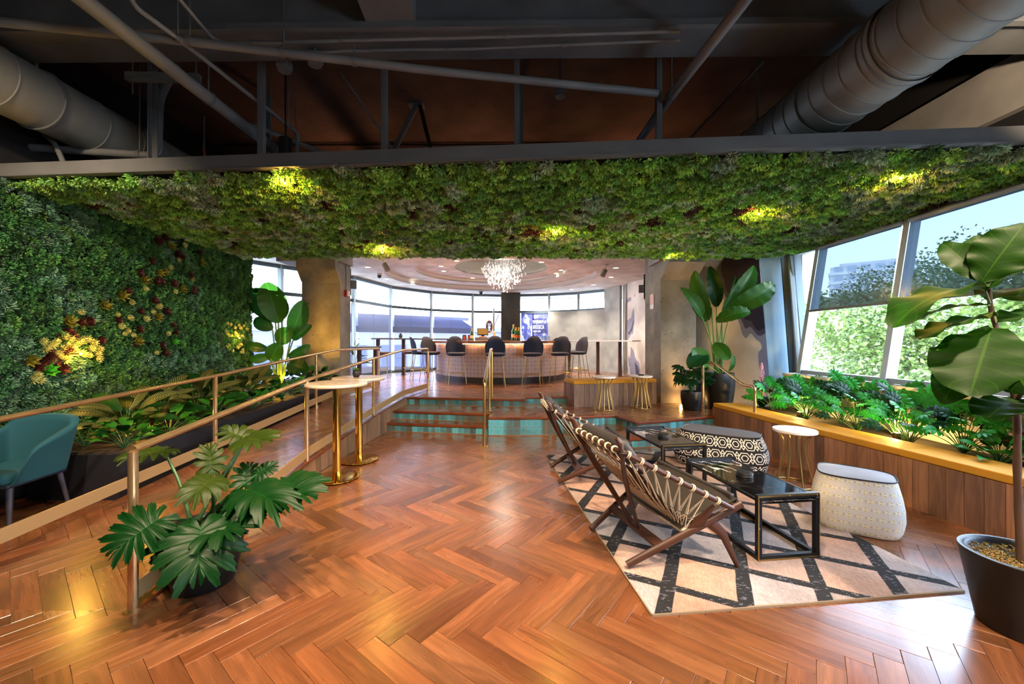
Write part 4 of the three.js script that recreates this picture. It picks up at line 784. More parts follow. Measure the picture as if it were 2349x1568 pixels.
// upholstered bar stool
M.navy = P(0x1d2740, 0.8, 0, { sheen: 1, sheenColor: new THREE.Color(0x39476b), sheenRoughness: 0.5 });
function makeStool() {
  const t = thing('bar_stool', '', 'bar stool', [0, 0, 0], 0, 'navy upholstered stools round the bar');
  // shell back: grid bent round the sitter, facing +z
  const shell = (w, h, y0, depth, tilt, th) => {
    const pos = [], idx = [], n = 14, m = 14, f = (u, v, o) => { const s = u * 2 - 1, ed = Math.pow(Math.abs(s), 2.6), hw = w * (0.84 + 0.16 * Math.sin(v * 2.6 + 0.35)), top = 1 - 0.16 * ed - (v > 0.6 ? 0.22 * ed * (v - 0.6) : 0); return [s * hw * (1 - 0.25 * ed * (v > 0.75 ? (v - 0.75) * 3 : 0)), y0 + h * v * top, -depth + tilt * v * -1 + 0.11 * s * s + o]; };
    for (const o of [0, th]) for (let i = 0; i <= n; i++) for (let k = 0; k <= m; k++) pos.push(...f(i / n, k / m, o * (1 - Math.pow(Math.abs(i / n * 2 - 1), 6)) * (1 - Math.pow(k / m, 8))));
    const N = (n + 1) * (m + 1); for (let s = 0; s < 2; s++) for (let i = 0; i < n; i++) for (let k = 0; k < m; k++) { const a = s * N + i * (m + 1) + k, b = a + m + 1; s ? idx.push(a, b, a + 1, a + 1, b, b + 1) : idx.push(a, a + 1, b, a + 1, b + 1, b); }
    const g = new THREE.BufferGeometry(); g.setAttribute('position', new THREE.Float32BufferAttribute(pos, 3)); g.setIndex(idx); g.computeVertexNormals(); return g;
  };
  mesh('backrest', shell(0.25, 0.48, 0.72, 0.19, 0.07, 0.05), M.navy, t);
  const seat = lathe([[0, 0.70], [0.16, 0.70], [0.225, 0.725], [0.24, 0.755], [0.22, 0.785], [0.15, 0.795], [0, 0.79]], 32); seat.scale(1, 1, 0.95); mesh('seat', seat.translate(0, 0, 0.02), M.navy, t);
  for (const [x, z] of [[1, 1], [1, -1], [-1, 1], [-1, -1]]) mesh('leg', sweep([new THREE.Vector3(x * 0.15, 0.71, z * 0.13), new THREE.Vector3(x * 0.225, 0, z * 0.215)], 0.0085, 8), M.brassSoft, t);
  const fr = []; const c = [[1, 1], [1, -1], [-1, -1], [-1, 1]].map(([x, z]) => new THREE.Vector3(x * 0.197, 0.27, z * 0.183)); for (let i = 0; i < 4; i++) fr.push(sweep([c[i], c[(i + 1) % 4]], 0.007, 8)); mesh('foot_rail', merge(fr), M.brassSoft, t);
  return t;
}
const stool0 = makeStool();
const stoolSpots = [[-2.62, 11.05, 'navy stool at the left end of the bar beside the high table'], [-2.2, 10.65, 'navy stool turned side-on, second along the bar from the high table'], [-1.40, 9.85, 'navy stool in front of the menu stands on the bar'], [-0.40, 9.5, 'navy stool behind the top of the centre handrail'], [0.50, 9.52, 'navy stool between the champagne bottles and the glasses'], [1.22, 9.95, 'navy stool before the right end of the tiled bar front'], [1.86, 10.95, 'outer navy stool of the pair beside the grey wall'], [1.93, 11.75, 'navy stool half hidden behind the outer one beside the grey wall'], [1.42, 13.7, 'navy stool on the far side of the bar']];
stoolSpots.forEach(([x, d, label], i) => {
  const yaw = Math.atan2(BC[0] - x, -(BC[1] - d)) + [0.1, 0.2, 0.22, -0.06, -0.12, -0.25, -0.2, -0.1, 0][i], o = i ? stool0.clone() : stool0;
  if (i) { o.name = numbered('bar_stool'); scene.add(o); } o.userData = { ...stool0.userData, label }; o.position.set(x, PY, -d); o.rotation.y = yaw;
});
// high tables along the windows
function highTable(label, a, b, y, legs, mat) {
  const t = thing('high_table', label, 'table'), p = (f, h, o = 0) => V(lerp(a[0], b[0], f), h, lerp(a[1], b[1], f) + o);
  mesh('tabletop', bar(p(0, y), p(1, y), 0.34, 0.045, 0.006), mat, t);
  for (const f of legs) { mesh('leg', bar(p(f, PY), p(f, y - 0.02), 0.09, 0.09), S(0x4a3432, 0.5), t); mesh('foot_plate', bar(p(f, PY + 0.006).add(new THREE.Vector3(-0.08, 0, 0)), p(f, PY + 0.006).add(new THREE.Vector3(0.08, 0, 0)), 0.16, 0.012), S(0x4a3432, 0.5), t); }
}
highTable('long dark high table along the left bar windows', [-4.12, 11.75], [-2.25, 14.25], 1.6, [0.04, 0.34, 0.66, 0.97], S(0x55585c, 0.5));
highTable('lower dark high table beside the concrete pier at the windows', [-4.15, 10.1], [-3.72, 10.85], 1.36, [0.3, 0.92], S(0x55585c, 0.5));
highTable('long pale high table along the grey wall of the bar room', [2.0, 14.3], [3.62, 11.4], 1.53, [0.04, 0.5, 0.8], S(0xc9c9c9, 0.4));
function softStool(x, d, label) { const t = thing('backless_stool', label, 'stool', [x, PY, d]); mesh('seat', lathe([[0, 0.68], [0.17, 0.68], [0.19, 0.70], [0.19, 0.75], [0.17, 0.77], [0, 0.77]], 28), S(0x3d2024, 0.5), t); for (let i = 0; i < 4; i++) { const f = i * 1.571 + 0.5; mesh('leg', sweep([new THREE.Vector3(Math.cos(f) * 0.15, 0.69, Math.sin(f) * 0.15), new THREE.Vector3(Math.cos(f) * 0.18, 0, Math.sin(f) * 0.18)], 0.008, 8), M.brassSoft, t); } mesh('foot_ring', new THREE.TorusGeometry(0.168, 0.007, 8, 28).rotateX(Math.PI / 2).translate(0, 0.25, 0), M.brassSoft, t); }
softStool(-3.72, 11.3, 'brown leather backless stool under the dark high table near the pier'); softStool(-3.2, 12.2, 'brown leather backless stool between the high table and the bar');
// things on the bar
const top = PY + 1.087;
M.bottle = P(0x2f5a1c, 0.08, 0, { clearcoat: 1 }); M.foil = S(0xc79a45, 0.35, 0.8); M.orangeLabel = S(0xe07a2c, 0.6); M.creamLabel = S(0xe8dfc8, 0.6);
function bottle(x, d, h, label, lab) {
  const t = thing('champagne_bottle', label, 'bottle', [x, top, d]), s = h / 0.32;
  const gl = mesh('glass', lathe([[0, 0.002], [0.04, 0.002], [0.044, 0.012], [0.044, 0.17], [0.036, 0.2], [0.02, 0.24], [0.016, 0.27], [0.016, 0.285], [0, 0.285]].map(([r, y]) => [r * s, y * s]), 24), M.bottle, t);
  mesh('foil', lathe([[0.0205, 0.238], [0.017, 0.27], [0.019, 0.29], [0.017, 0.315], [0.008, 0.32], [0, 0.32]].map(([r, y]) => [r * s, y * s]), 20), M.foil, gl);
  mesh('label', lathe([[0.0448, 0.06], [0.0448, 0.13]].map(([r, y]) => [r * s, y * s]), 24), lab, gl);
}
const onBar = (px, back = 0) => { const t = (px - 1174.5) / 900, d = 10.4 + back; return [t * d, d]; };
bottle(...onBar(1178, -0.1), 0.42, 'tallest champagne bottle of the three on the bar', M.creamLabel); bottle(...onBar(1184, -0.25), 0.34, 'dark champagne bottle between the tall one and the orange labelled one', M.orangeLabel); bottle(...onBar(1190, -0.22), 0.34, 'green champagne bottle with orange label at the end of the row', M.orangeLabel); bottle(...onBar(1082, 0.1), 0.34, 'single champagne bottle beside the menu stands', M.creamLabel);
for (const [px, label] of [[1065.5, 'dark menu stand with red picture on the bar'], [1076, 'smaller dark menu stand next to the single bottle']]) { const [x, d] = onBar(px, 0.1), t = thing('menu_stand', label, 'menu', [x, top, d]), w = px < 1070 ? 0.13 : 0.08; const s = new THREE.Shape([[-w / 2, 0], [w / 2, 0], [w * 0.35, 0.15], [-w * 0.35, 0.15]].map(([a, b]) => new THREE.Vector2(a, b))); mesh('board', new THREE.ExtrudeGeometry(s, { depth: 0.03, bevelEnabled: false }).rotateX(-0.12), S(0x2c2633, 0.5), t); mesh('picture', new THREE.PlaneGeometry(w * 0.5, 0.1).translate(0, 0.07, 0.031).rotateX(-0.12), S(0xa04a3c, 0.6), t); }
{
  const [x, d] = onBar(1106, 0.3), t = thing('cash_register', 'till with slanted screen on the bar', 'till', [x, top, d]);
  mesh('drawer', rbox(0.36, 0.09, 0.34, 0.008, 2, 0, 0.045, 0), S(0x6d7580, 0.5), t); mesh('base', rbox(0.2, 0.03, 0.2, 0.008, 2, 0.02, 0.1, 0), S(0xb0704a, 0.5), t); mesh('stand', box(0.08, 0.1, 0.06, 0.02, 0.15, 0), M.black, t);
  const sc = mesh('screen_housing', rbox(0.3, 0.2, 0.03, 0.008), M.black, t); sc.position.set(0.02, 0.24, 0.02); sc.rotation.x = -0.35; const g = mesh('screen', new THREE.PlaneGeometry(0.26, 0.16), S(0x332a18, 0.25, 0, { emissive: 0x9a6a2c, emissiveIntensity: 0.5 }), t); g.position.set(0.02, 0.246, 0.037); g.rotation.x = -0.35;
  const k = thing('card_reader', 'small grey terminal beside the till', 'terminal', [x - 0.3, top, d]); mesh('body', rbox(0.14, 0.07, 0.12, 0.008, 2, 0, 0.035, 0), S(0x606a78, 0.5), k); mesh('keypad', box(0.1, 0.008, 0.07, 0, 0.074, 0), S(0x20242c, 0.5), k);
  for (let i = 0; i < 9; i++) { const [gx, gd] = onBar(1243 + (i % 5) * 4, -0.1 + (i > 4 ? 0.16 : 0)), q = thing('drinking_glass', 'clear drinking glass standing among others on the bar', 'glass', [gx, top, gd], 0, 'glasses on the bar'); mesh('bowl', lathe([[0, 0.004], [0.03, 0.004], [0.036, 0.12], [0.033, 0.12], [0.028, 0.012], [0, 0.012]], 16), P(0xf2f6f8, 0.03, 0, { transmission: 1, thickness: 0 }), q); }
}
// round lit sign and lollipop lamp standing outside the window
const emblem = canvasTex(256, 256, (c, w) => { c.fillStyle = '#2b2f52'; c.fillRect(0, 0, w, w); c.strokeStyle = c.fillStyle = '#e8f2ff'; c.lineWidth = 16; c.beginPath(); c.moveTo(70, 60); c.lineTo(128, 140); c.lineTo(186, 60); c.stroke(); c.beginPath(); c.moveTo(105, 60); c.lineTo(151, 60); c.lineTo(128, 95); c.fill(); c.lineWidth = 20; c.beginPath(); c.moveTo(84, 130); c.lineTo(172, 225); c.moveTo(172, 130); c.lineTo(84, 225); c.stroke(); });
{
  const x = (1122.5 - 1174.5) / 900 * 14.4, t = thing('round_sign', 'oval lit sign with orange rim and white crossed strokes behind the bar', 'sign', [x, PY, 14.4]);
  const y = 1.5 + (784 - 749) / 900 * 14.4 - PY, face = mesh('sign_face', new THREE.CircleGeometry(0.23, 40), S(0xffffff, 0.5, 0, { map: emblem, emissive: 0xffffff, emissiveMap: emblem, emissiveIntensity: 0.35 }), t); face.scale.set(0.55, 1, 1); face.position.set(0, y, 0.04);
  const rim = mesh('neon_rim', new THREE.TorusGeometry(0.235, 0.015, 8, 48), S(0x201008, 0.5, 0, { emissive: 0xff8a3c, emissiveIntensity: 1.6 }), t); rim.scale.set(0.55, 1, 1); rim.position.set(0, y, 0.03);
  mesh('post', cyl(0.03, 0.03, 2.3, 12, 0.16, 0, 0), M.mullion, t); mesh('brace', bar(new THREE.Vector3(0.18, 1.65, 0), new THREE.Vector3(0.42, 2.25, 0.02), 0.02, 0.02), M.black, t); mesh('back_box', cyl(0.22, 0.22, 0.04, 32, 0, 0, 0).rotateX(Math.PI / 2).scale(0.55, 1, 1).translate(0, y, -0.02), M.navyBox, t);
  const l = thing('table_lamp', 'small orange drop-shaped lamp beside the till', 'lamp', [(1134 - 1174.5) / 900 * 10.8, top, 10.8]); mesh('base', cyl(0.05, 0.05, 0.015, 20), M.brassSoft, l); mesh('stem', cyl(0.006, 0.006, 0.1, 8), M.brassSoft, l); mesh('globe', lathe([[0, 0.1], [0.02, 0.11], [0.045, 0.2], [0.04, 0.24], [0.02, 0.265], [0, 0.27]], 20), S(0xc8785a, 0.4, 0, { emissive: 0xff9a6a, emissiveIntensity: 0.5 }), l); const q = new THREE.PointLight(0xff9a6a, 0.1); q.position.y = 0.19; q.castShadow = true; l.add(q);
}
// printed poster filling the window right of the column
const poster = canvasTex(1024, 1024, (c, w, h) => {
  const im = c.createImageData(w, h); for (let y = 0; y < h; y++) for (let x = 0; x < w; x++) { const q = fbm(x / 180, y / 130, 99, 4, 7), k = fbm(x / 60 + q * 4, y / 90, 99, 3, 17), v = q > 0.5 ? 0.35 + k * 0.9 : 0.25 + k * 0.35, i = (y * w + x) * 4; im.data[i] = 90 + 150 * v * (v > 0.7 ? 1 : 0.6); im.data[i + 1] = 105 + 140 * v * (v > 0.7 ? 1 : 0.6); im.data[i + 2] = 160 + 95 * v; im.data[i + 3] = 255; } c.putImageData(im, 0, 0);
  c.fillStyle = '#3d4f96'; c.fillRect(w * 0.42, 0, w * 0.06, h); c.strokeStyle = '#dfe6fb'; c.lineWidth = 8; c.beginPath(); c.moveTo(w * 0.3, h * 0.1); c.lineTo(w * 0.2, h * 0.62); c.moveTo(w * 0.12, h * 0.52); c.lineTo(w * 0.42, h * 0.5); c.stroke();
  c.fillStyle = '#3a4680'; c.globalAlpha = 0.55; c.fillRect(w * 0.42, h * 0.09, w * 0.54, h * 0.3); c.globalAlpha = 1; c.fillStyle = '#ffffff'; c.textAlign = 'left';
  c.font = 'bold 84px sans-serif'; c.fillText('VIVIENDO LA', w * 0.43, h * 0.19, w * 0.5); c.font = 'bold 112px sans-serif'; c.fillText('MÚSICA', w * 0.44, h * 0.30, w * 0.48); c.font = 'bold 52px sans-serif'; c.fillText('DESDE 2006', w * 0.45, h * 0.365, w * 0.46);
});
{
  const a = facade[6], b = facade[7], p = (f, y) => V(lerp(a[0], b[0], f), y, lerp(a[1], b[1], f) - 0.12), t = thing('window_poster', 'blue printed poster with white music lettering in the bar window', 'poster');
  mesh('print', panel([p(0.36, 0.6), p(0.97, 0.6), p(0.97, 2.62), p(0.36, 2.62)], 0.006), P(0xffffff, 0.6, 0, { map: poster, transmission: 0.35, thickness: 0 }), t); mesh('top_bar', bar(p(0.36, 2.63), p(0.97, 2.63), 0.02, 0.03), M.mullionDark, t);
}
// chandelier of hanging crystal drops
{
  const t = thing('chandelier', 'chandelier of many clear glass drops on fine wires over the bar', 'chandelier', [-0.25, 4.08, 11.7]);
  mesh('canopy', cyl(0.62, 0.62, 0.02, 40, 0, -0.02, 0), M.white, t);
  const drop = lathe([[0, -0.03], [0.014, -0.022], [0.018, -0.01], [0.012, 0.008], [0.003, 0.035], [0, 0.035]], 10), n = 420, im = new THREE.InstancedMesh(drop, P(0xffffff, 0.05, 0, { clearcoat: 1, emissive: 0xfff4e0, emissiveIntensity: 0.06 }), n), wires = [];
  for (let i = 0; i < n; i++) { const r = 0.66 * Math.sqrt(rnd()), f = rnd() * 6.283, low = 1.02 - 0.55 * (r / 0.66) ** 2, y = -rr(0.22, 1) * low - 0.1; im.setMatrixAt(i, M4(new THREE.Vector3(Math.cos(f) * r, y, Math.sin(f) * r), new THREE.Quaternion(), rr(0.8, 1.3))); wires.push(new THREE.BoxGeometry(0.0016, -y, 0.0016).translate(Math.cos(f) * r, y / 2, Math.sin(f) * r)); }
  im.name = 'crystal_drop_light'; im.castShadow = true; tag(im, null, null, null, 'stuff'); t.add(im); mesh('wires', merge(wires), M.mullion, t).userData.kind = 'stuff';
  const l = new THREE.PointLight(0xfff0dd, 2.2); l.position.set(0, -0.5, 0); l.castShadow = true; l.shadow.radius = 12; t.add(l);
}
// recessed downlights
M.down = S(0, 0.5, 0, { emissive: 0xffd9a0, emissiveIntensity: 6 }); M.downCool = S(0, 0.5, 0, { emissive: 0xfff6ea, emissiveIntensity: 5 });
function downlight(px, py, y, warm, power) { const d = (y - 1.5) * 900 / (784 - py), x = (px - 1174.5) / 900 * d, t = thing('downlight', warm ? 'round warm downlight recessed in the ceiling rings of the bar' : 'oval cool downlight recessed in the outer bar ceiling', 'lamp', [x, y, d], 0, warm ? 'warm downlights in the ceiling rings' : 'cool downlights in the outer bar ceiling'); mesh('trim_ring', new THREE.TorusGeometry(0.075, 0.012, 8, 24).rotateX(Math.PI / 2), M.white, t); mesh('lens', cyl(0.07, 0.07, 0.006, 20, 0, -0.006, 0), warm ? M.down : M.downCool, t); const l = new THREE.SpotLight(warm ? 0xffc890 : 0xfff0dc, power, 0, 0.9, 0.8); l.position.y = -0.02; l.target.position.set(0, -2, 0); l.castShadow = true; l.shadow.radius = 3; t.add(l, l.target); }
for (const [px, py] of [[1012, 610], [1018, 621], [1048, 597.5], [1146, 593], [1242, 600.5], [1287, 619], [1276, 626], [1084, 637], [1241, 636.5]]) downlight(px, py, 3.66, true, 16);
for (const [px, py] of [[844, 612], [887, 638.5], [947, 651], [1022, 662.5], [1240, 671.5], [1311, 663], [1361, 652.5], [1402, 635], [1413, 613.5]]) downlight(px, py, 3.4, false, 14);
for (const [px, py, label] of [[880, 600, 'white spotlight head on the bar ceiling near the left pier'], [1390, 615, 'white spotlight head on the bar ceiling near the grey wall']]) { const d = 1.9 * 900 / (784 - py + 8), t = thing('ceiling_spotlight', label, 'lamp', [(px - 1174.5) / 900 * d, 3.4, d]); mesh('base', cyl(0.06, 0.06, 0.02, 20, 0, -0.02, 0), M.white, t); mesh('arm', cyl(0.012, 0.012, 0.12, 8, 0, -0.13, 0), M.white, t); const h = mesh('head', lathe([[0, 0.09], [0.05, 0.09], [0.06, 0.07], [0.065, -0.09], [0.055, -0.1], [0, -0.08]], 20), M.plasterGrey, t); h.position.set(px < 1000 ? 0.05 : -0.05, -0.2, 0); h.rotation.z = px < 1000 ? 0.5 : -0.5; }
for (const [px, py, label] of [[870, 631, 'white dome camera on the bar ceiling above the windows'], [1103, 672, 'dark round camera on the bar ceiling above the windows']]) { const d = 1.9 * 900 / (784 - py + 4), t = thing('dome_camera', label, 'camera', [(px - 1174.5) / 900 * d, 3.4, d]); mesh('base', cyl(0.07, 0.08, 0.05, 20, 0, -0.05, 0), px < 1000 ? M.white : M.mullionDark, t); mesh('dome', new THREE.SphereGeometry(0.06, 20, 12).translate(0, -0.07, 0), M.black, t); }
// screens seen edge-on, alarm box
for (const [x, d, turn, label] of [[-3.98, 9.55, -1.10, 'black wall screen seen edge-on beside the left pier'], [3.52, 10.3, 1.16, 'black wall screen seen edge-on beside the right pier']]) { const t = thing('wall_screen', label, 'screen', [x, 2.9, d], turn); mesh('panel', rbox(0.9, 0.62, 0.045, 0.006), M.black, t); mesh('bracket', box(0.1, 0.2, 0.16, 0, 0, -0.1), M.steelGrey, t); }
{
  const t = thing('fire_alarm', 'red fire alarm box with strobe on the concrete pier', 'alarm', [-3.53, 2.53, 8.35]); mesh('box', rbox(0.08, 0.14, 0.12, 0.008), S(0xb0202a, 0.45), t); mesh('strobe', rbox(0.05, 0.1, 0.06, 0.008, 2, 0.05, 0, 0.02), S(0xe8e8e8, 0.2), t); mesh('conduit', cyl(0.011, 0.011, 0.85, 10, 0, 0.07, 0), M.steelGrey, t);
  const n = thing('notice', 'small orange and white notice on the right concrete pier', 'notice', [2.925, 2.34, 8.2], -Math.PI / 2); mesh('sheet', box(0.2, 0.3, 0.006), S(0xffffff, 0.6, 0, { map: canvasTex(64, 96, (c) => { c.fillStyle = '#f2e6de'; c.fillRect(0, 0, 64, 96); c.fillStyle = '#e39a7c'; c.fillRect(4, 4, 56, 62); c.fillStyle = '#f6e3d8'; for (let i = 0; i < 5; i++) c.fillRect(10, 14 + i * 10, 44, 3); }) }), n);
  const o = thing('light_switch', 'white switch plate on the painted wall behind the tall pot', 'switch', [4.13, 1.22, 7.72], -0.9); mesh('plate', rbox(0.09, 0.13, 0.012, 0.003), M.white, o); mesh('rocker', box(0.03, 0.06, 0.008, 0, 0, 0.009), M.white, o);
}
// ---------------------------------------------------------------- rug
const deg = Math.PI / 180;
{
  const W = 1.956, L = 3.04, C = [1.577, 3.762], th = 6.1 * deg;
  const rugTex = dataTex(1024, 1536, (u, v) => {
    const lx = (u - 0.5) * W, lz = (0.5 - v) * L, X = C[0] + lx * Math.cos(th) + lz * Math.sin(th), d = C[1] - (-lx * Math.sin(th) + lz * Math.cos(th));
    const saw = (t) => Math.abs(((t / 0.013) % 1 + 1) % 1 - 0.5), a = X * 0.89 - d * 0.455, b = X * 0.46 + d * 0.888;
    const p = (a + 0.2414) / 0.411, q = (b - 2.559) / 0.413, dp = Math.abs(p - Math.round(p)) * 0.411, dq = Math.abs(q - Math.round(q)) * 0.413, wob = 0.008 * (fbm(X * 6, d * 6, 512, 2, 5) - 0.5);
    const inA = dp + wob < 0.040 + 0.006 * saw(b), inB = dq + wob < 0.030 + 0.012 * saw(a + 0.4);
    if (inA || inB) { const k = fbm(X * 40, d * 90, 4096, 2, 8), s = k > 0.72 ? 0.35 : 0.07 + 0.10 * (k - 0.4); return [s, s, s * 1.12]; }
    const ci = Math.floor(p), cj = Math.floor(q), t = H(ci + 50, cj + 50, 3), k = 0.86 + 0.3 * (fbm(X * 5 + t * 9, d * 5, 512, 4, 15) - 0.5) + 0.14 * (vnoise(X * 160, d * 60, 4096, 3) - 0.5), w = clamp(t + 0.5 * (fbm(X * 3, d * 3, 512, 3, 19) - 0.5), 0, 1);
    return [lerp(0.76, 0.70, w) * k, lerp(0.60, 0.68, w) * k, lerp(0.52, 0.69, w) * k];
  });
  const t = thing('rug', 'patchwork hide rug with dark diamond lattice under the coffee tables', 'rug', [C[0], 0, C[1]], th);
  const g = new THREE.PlaneGeometry(W, L, 40, 60).rotateX(-Math.PI / 2), p = g.attributes.position;
  for (let i = 0; i < p.count; i++) p.setY(i, 0.012 + 0.003 * (fbm(p.getX(i) * 4 + 9, p.getZ(i) * 4 + 9, 256, 2, 3) - 0.3));
  g.computeVertexNormals(); mesh('pile', g, S(0xffffff, 0.9, 0, { map: rugTex, bumpMap: weave, bumpScale: 0.001 }), t);
  mesh('hem', merge([box(W, 0.012, 0.012, 0, 0.006, L / 2), box(W, 0.012, 0.012, 0, 0.006, -L / 2), box(0.012, 0.012, L, W / 2, 0.006, 0), box(0.012, 0.012, L, -W / 2, 0.006, 0)]), S(0x8a7862, 0.9), t);
}
// ---------------------------------------------------------------- rope lounge chairs
M.rope = S(0xcfc3ae, 0.75); M.knot = S(0x3a2c22, 0.6); M.leather = S(0x2b2725, 0.55, 0, { bumpMap: cloud, bumpScale: 0.002 }); M.leatherBrown = S(0x382a25, 0.5, 0, { bumpMap: cloud, bumpScale: 0.002 });
function ropeChair() {
  const t = thing('rope_chair', '', 'lounge chair', [0, 0, 0], 0, 'rope lounge chairs on the rug'), q = (x, y, z) => new THREE.Vector3(x, y, z);
  const rail = (f, s, up = 0) => q(0.70 * f, 0.028 + 0.37 * f + up, s * (0.26 + 0.177 * f));
  for (const s of [1, -1]) {
    const sr = mesh('side_rail', sweep([rail(-0.02, s), rail(0.05, s), rail(0.3, s), rail(0.7, s), rail(1.0, s), rail(1.04, s)], (k) => [0.026 - 0.004 * Math.abs(k - 0.5), 0.019], 12), M.walnut, t);
    mesh('front_leg', sweep([rail(0.74, s, 0.0), q(0.60, 0.22, s * 0.42), q(0.70, 0, s * 0.437)], (k) => [0.042 - 0.028 * k, 0.014], 10), M.walnut, t);
    mesh('brace', sweep([rail(0.55, s, 0.02), q(0.44, 0.3, s * 0.385), q(0.52, 0.425, s * 0.43)], (k) => [0.012 + 0.026 * Math.sin(k * 3.14), 0.009], 8), M.walnut, t);
    mesh('back_post', sweep(curve([q(0.225, 0.12, s * 0.035), q(0.10, 0.36, s * 0.13), q(-0.03, 0.62, s * 0.25), q(-0.10, 0.80, s * 0.335), q(-0.118, 0.85, s * 0.35), q(-0.150, 0.885, s * 0.352)], 22), (k) => [k < 0.85 ? 0.012 + 0.012 * Math.sin(k * 3.3) + 0.006 * k : 0.026 - 0.10 * (k - 0.85), 0.013], 10), M.walnut, t);
    mesh('wing_rail', sweep([q(-0.095, 0.79, s * 0.33), q(0.25, 0.605, s * 0.395), q(0.635, 0.40, s * 0.462)], 0.0165, 12), M.walnut, t);
    mesh('strap', new THREE.TorusGeometry(0.03, 0.006, 6, 16).rotateX(Math.PI / 2).translate(-0.095, 0.785, s * 0.335), M.black, t);
  }
  mesh('stretcher', bar(rail(0.32, 1, -0.02), rail(0.32, -1, -0.02), 0.09, 0.022, 0.006), M.walnut, t);
  const b0 = rail(0.525, 1, 0.01), b1 = rail(0.525, -1, 0.01);
  mesh('seat_rail', sweep([b0, b1], 0.015, 12), M.walnut, t); mesh('front_rail', sweep([rail(0.97, 1, 0.012), rail(0.97, -1, 0.012)], 0.017, 12), M.walnut, t);
  mesh('head_rail', sweep([q(-0.105, 0.79, 0.335), q(-0.115, 0.79, 0), q(-0.105, 0.79, -0.335)], 0.0165, 12), M.walnut, t);
  // cords: a net from wing and head rails down to the seat rail
  const tops = []; for (let i = 0; i < 8; i++) tops.push(q(-0.095, 0.79, 0.33).lerp(q(0.635, 0.40, 0.462), 0.86 - i * 0.115)); for (let i = 0; i < 7; i++) tops.push(q(-0.112, 0.79, lerp(0.27, -0.27, i / 6))); for (let i = 7; i >= 0; i--) tops.push(q(-0.095, 0.79, -0.33).lerp(q(0.635, 0.40, -0.462), 0.86 - i * 0.115));
  const n = tops.length, foot = Array.from({ length: n + 1 }, (_, i) => b0.clone().lerp(b1, 0.02 + 0.96 * i / n).add(q(0, 0.016, 0))), ropes = [], loops = [], knots = [];
  for (let i = 0; i < n; i++) {
    const rod = (i < 8 ? q(0.73, -0.39, 0.132) : i > 14 ? q(0.73, -0.39, -0.132) : q(0, 0, 1)).normalize();
    for (const o of [-0.006, 0.006]) loops.push(new THREE.TorusGeometry(0.021, 0.004, 6, 14).applyQuaternion(new THREE.Quaternion().setFromUnitVectors(q(0, 0, 1), rod)).translate(tops[i].x + rod.x * o, tops[i].y + rod.y * o, tops[i].z + rod.z * o));
    for (const j of [i - 2, i - 1, i + 2, i + 3]) if (j >= 0 && j <= n) { const a = tops[i].clone().add(q(0, -0.02, 0)), b = foot[j], mid = a.clone().lerp(b, 0.55).add(q(-0.02 + 0.012, -0.02, 0)); ropes.push(sweep([a, mid, b], 0.0034, 5, false)); knots.push(a.clone().lerp(b, 0.35), mid, a.clone().lerp(b, 0.78)); }
  }
  for (let i = 0; i < 60; i++) { const p = b0.clone().lerp(b1, (i + 0.5) / 60); ropes.push(new THREE.TorusGeometry(0.0185, 0.0042, 5, 10).translate(p.x, p.y, p.z)); }
  tag(mesh('rope_net', merge(ropes), M.rope, t), 'cream cord net with small dark ties'); mesh('rope_loops', merge(loops), M.rope, t);
  tag(mesh('cord_ties', merge(knots.map((k) => new THREE.OctahedronGeometry(0.0062).translate(k.x, k.y, k.z))), M.knot, t), null, null, null, 'stuff');
  // cushions
  const pad = (a, b, wa, wb, th, lift) => { const pos = [], idx = [], N = 10, K = 10; for (const o of [0, 1]) for (let i = 0; i <= N; i++) for (let k = 0; k <= K; k++) { const u = i / N, s = k / K * 2 - 1, p = a.clone().lerp(b, u), w = lerp(wa, wb, u), e = (1 - Math.pow(Math.abs(s), 4)) * (1 - Math.pow(Math.abs(u * 2 - 1), 6)); pos.push(p.x - lift.x * (o ? 0 : th) * e * -1, p.y + lift.y * (o ? th * e : 0) - 0.035 * Math.sin(u * 3.14) * (1 - s * s), p.z + s * w); } const S2 = (N + 1) * (K + 1); for (let o = 0; o < 2; o++) for (let i = 0; i < N; i++) for (let k = 0; k < K; k++) { const c = o * S2 + i * (K + 1) + k, d = c + K + 1; o ? idx.push(c, c + 1, d, c + 1, d + 1, d) : idx.push(c, d, c + 1, c + 1, d, d + 1); } const g = new THREE.BufferGeometry(); g.setAttribute('position', new THREE.Float32BufferAttribute(pos, 3)); g.setIndex(idx); g.computeVertexNormals(); return g; };
  mesh('seat_cushion', pad(q(0.34, 0.245, 0), q(0.72, 0.44, 0), 0.33, 0.42, 0.055, q(0, 1, 0)), M.leather, t);
  mesh('back_cushion', pad(q(0.385, 0.26, 0), q(0.05, 0.64, 0), 0.30, 0.29, 0.05, q(1, 0.2, 0)), M.leatherBrown, t);
  const hp = mesh('neck_pillow', rbox(0.085, 0.19, 0.58, 0.04, 4), M.leather, t); hp.position.set(-0.015, 0.765, 0); hp.rotation.z = 0.62;
  mesh('apron', bar(q(0.70, 0.44, 0.40), q(0.70, 0.44, -0.40), 0.035, 0.05, 0.012), M.leather, t);
  return t;
}
const chairA = ropeChair(); chairA.position.set(0.70, 0.016, -2.83); chairA.rotation.y = 15.5 * deg; chairA.userData.label = 'walnut rope-backed lounge chair beside the table with the pale veined end and brass corner';
chairA.userData.label = 'walnut rope lounge chair standing at the corner of the rug, nearer to the fig pot';
copy(chairA, [0.483, 0.016, 4.364], 3 * deg, 'walnut rope lounge chair near the tiled steps');
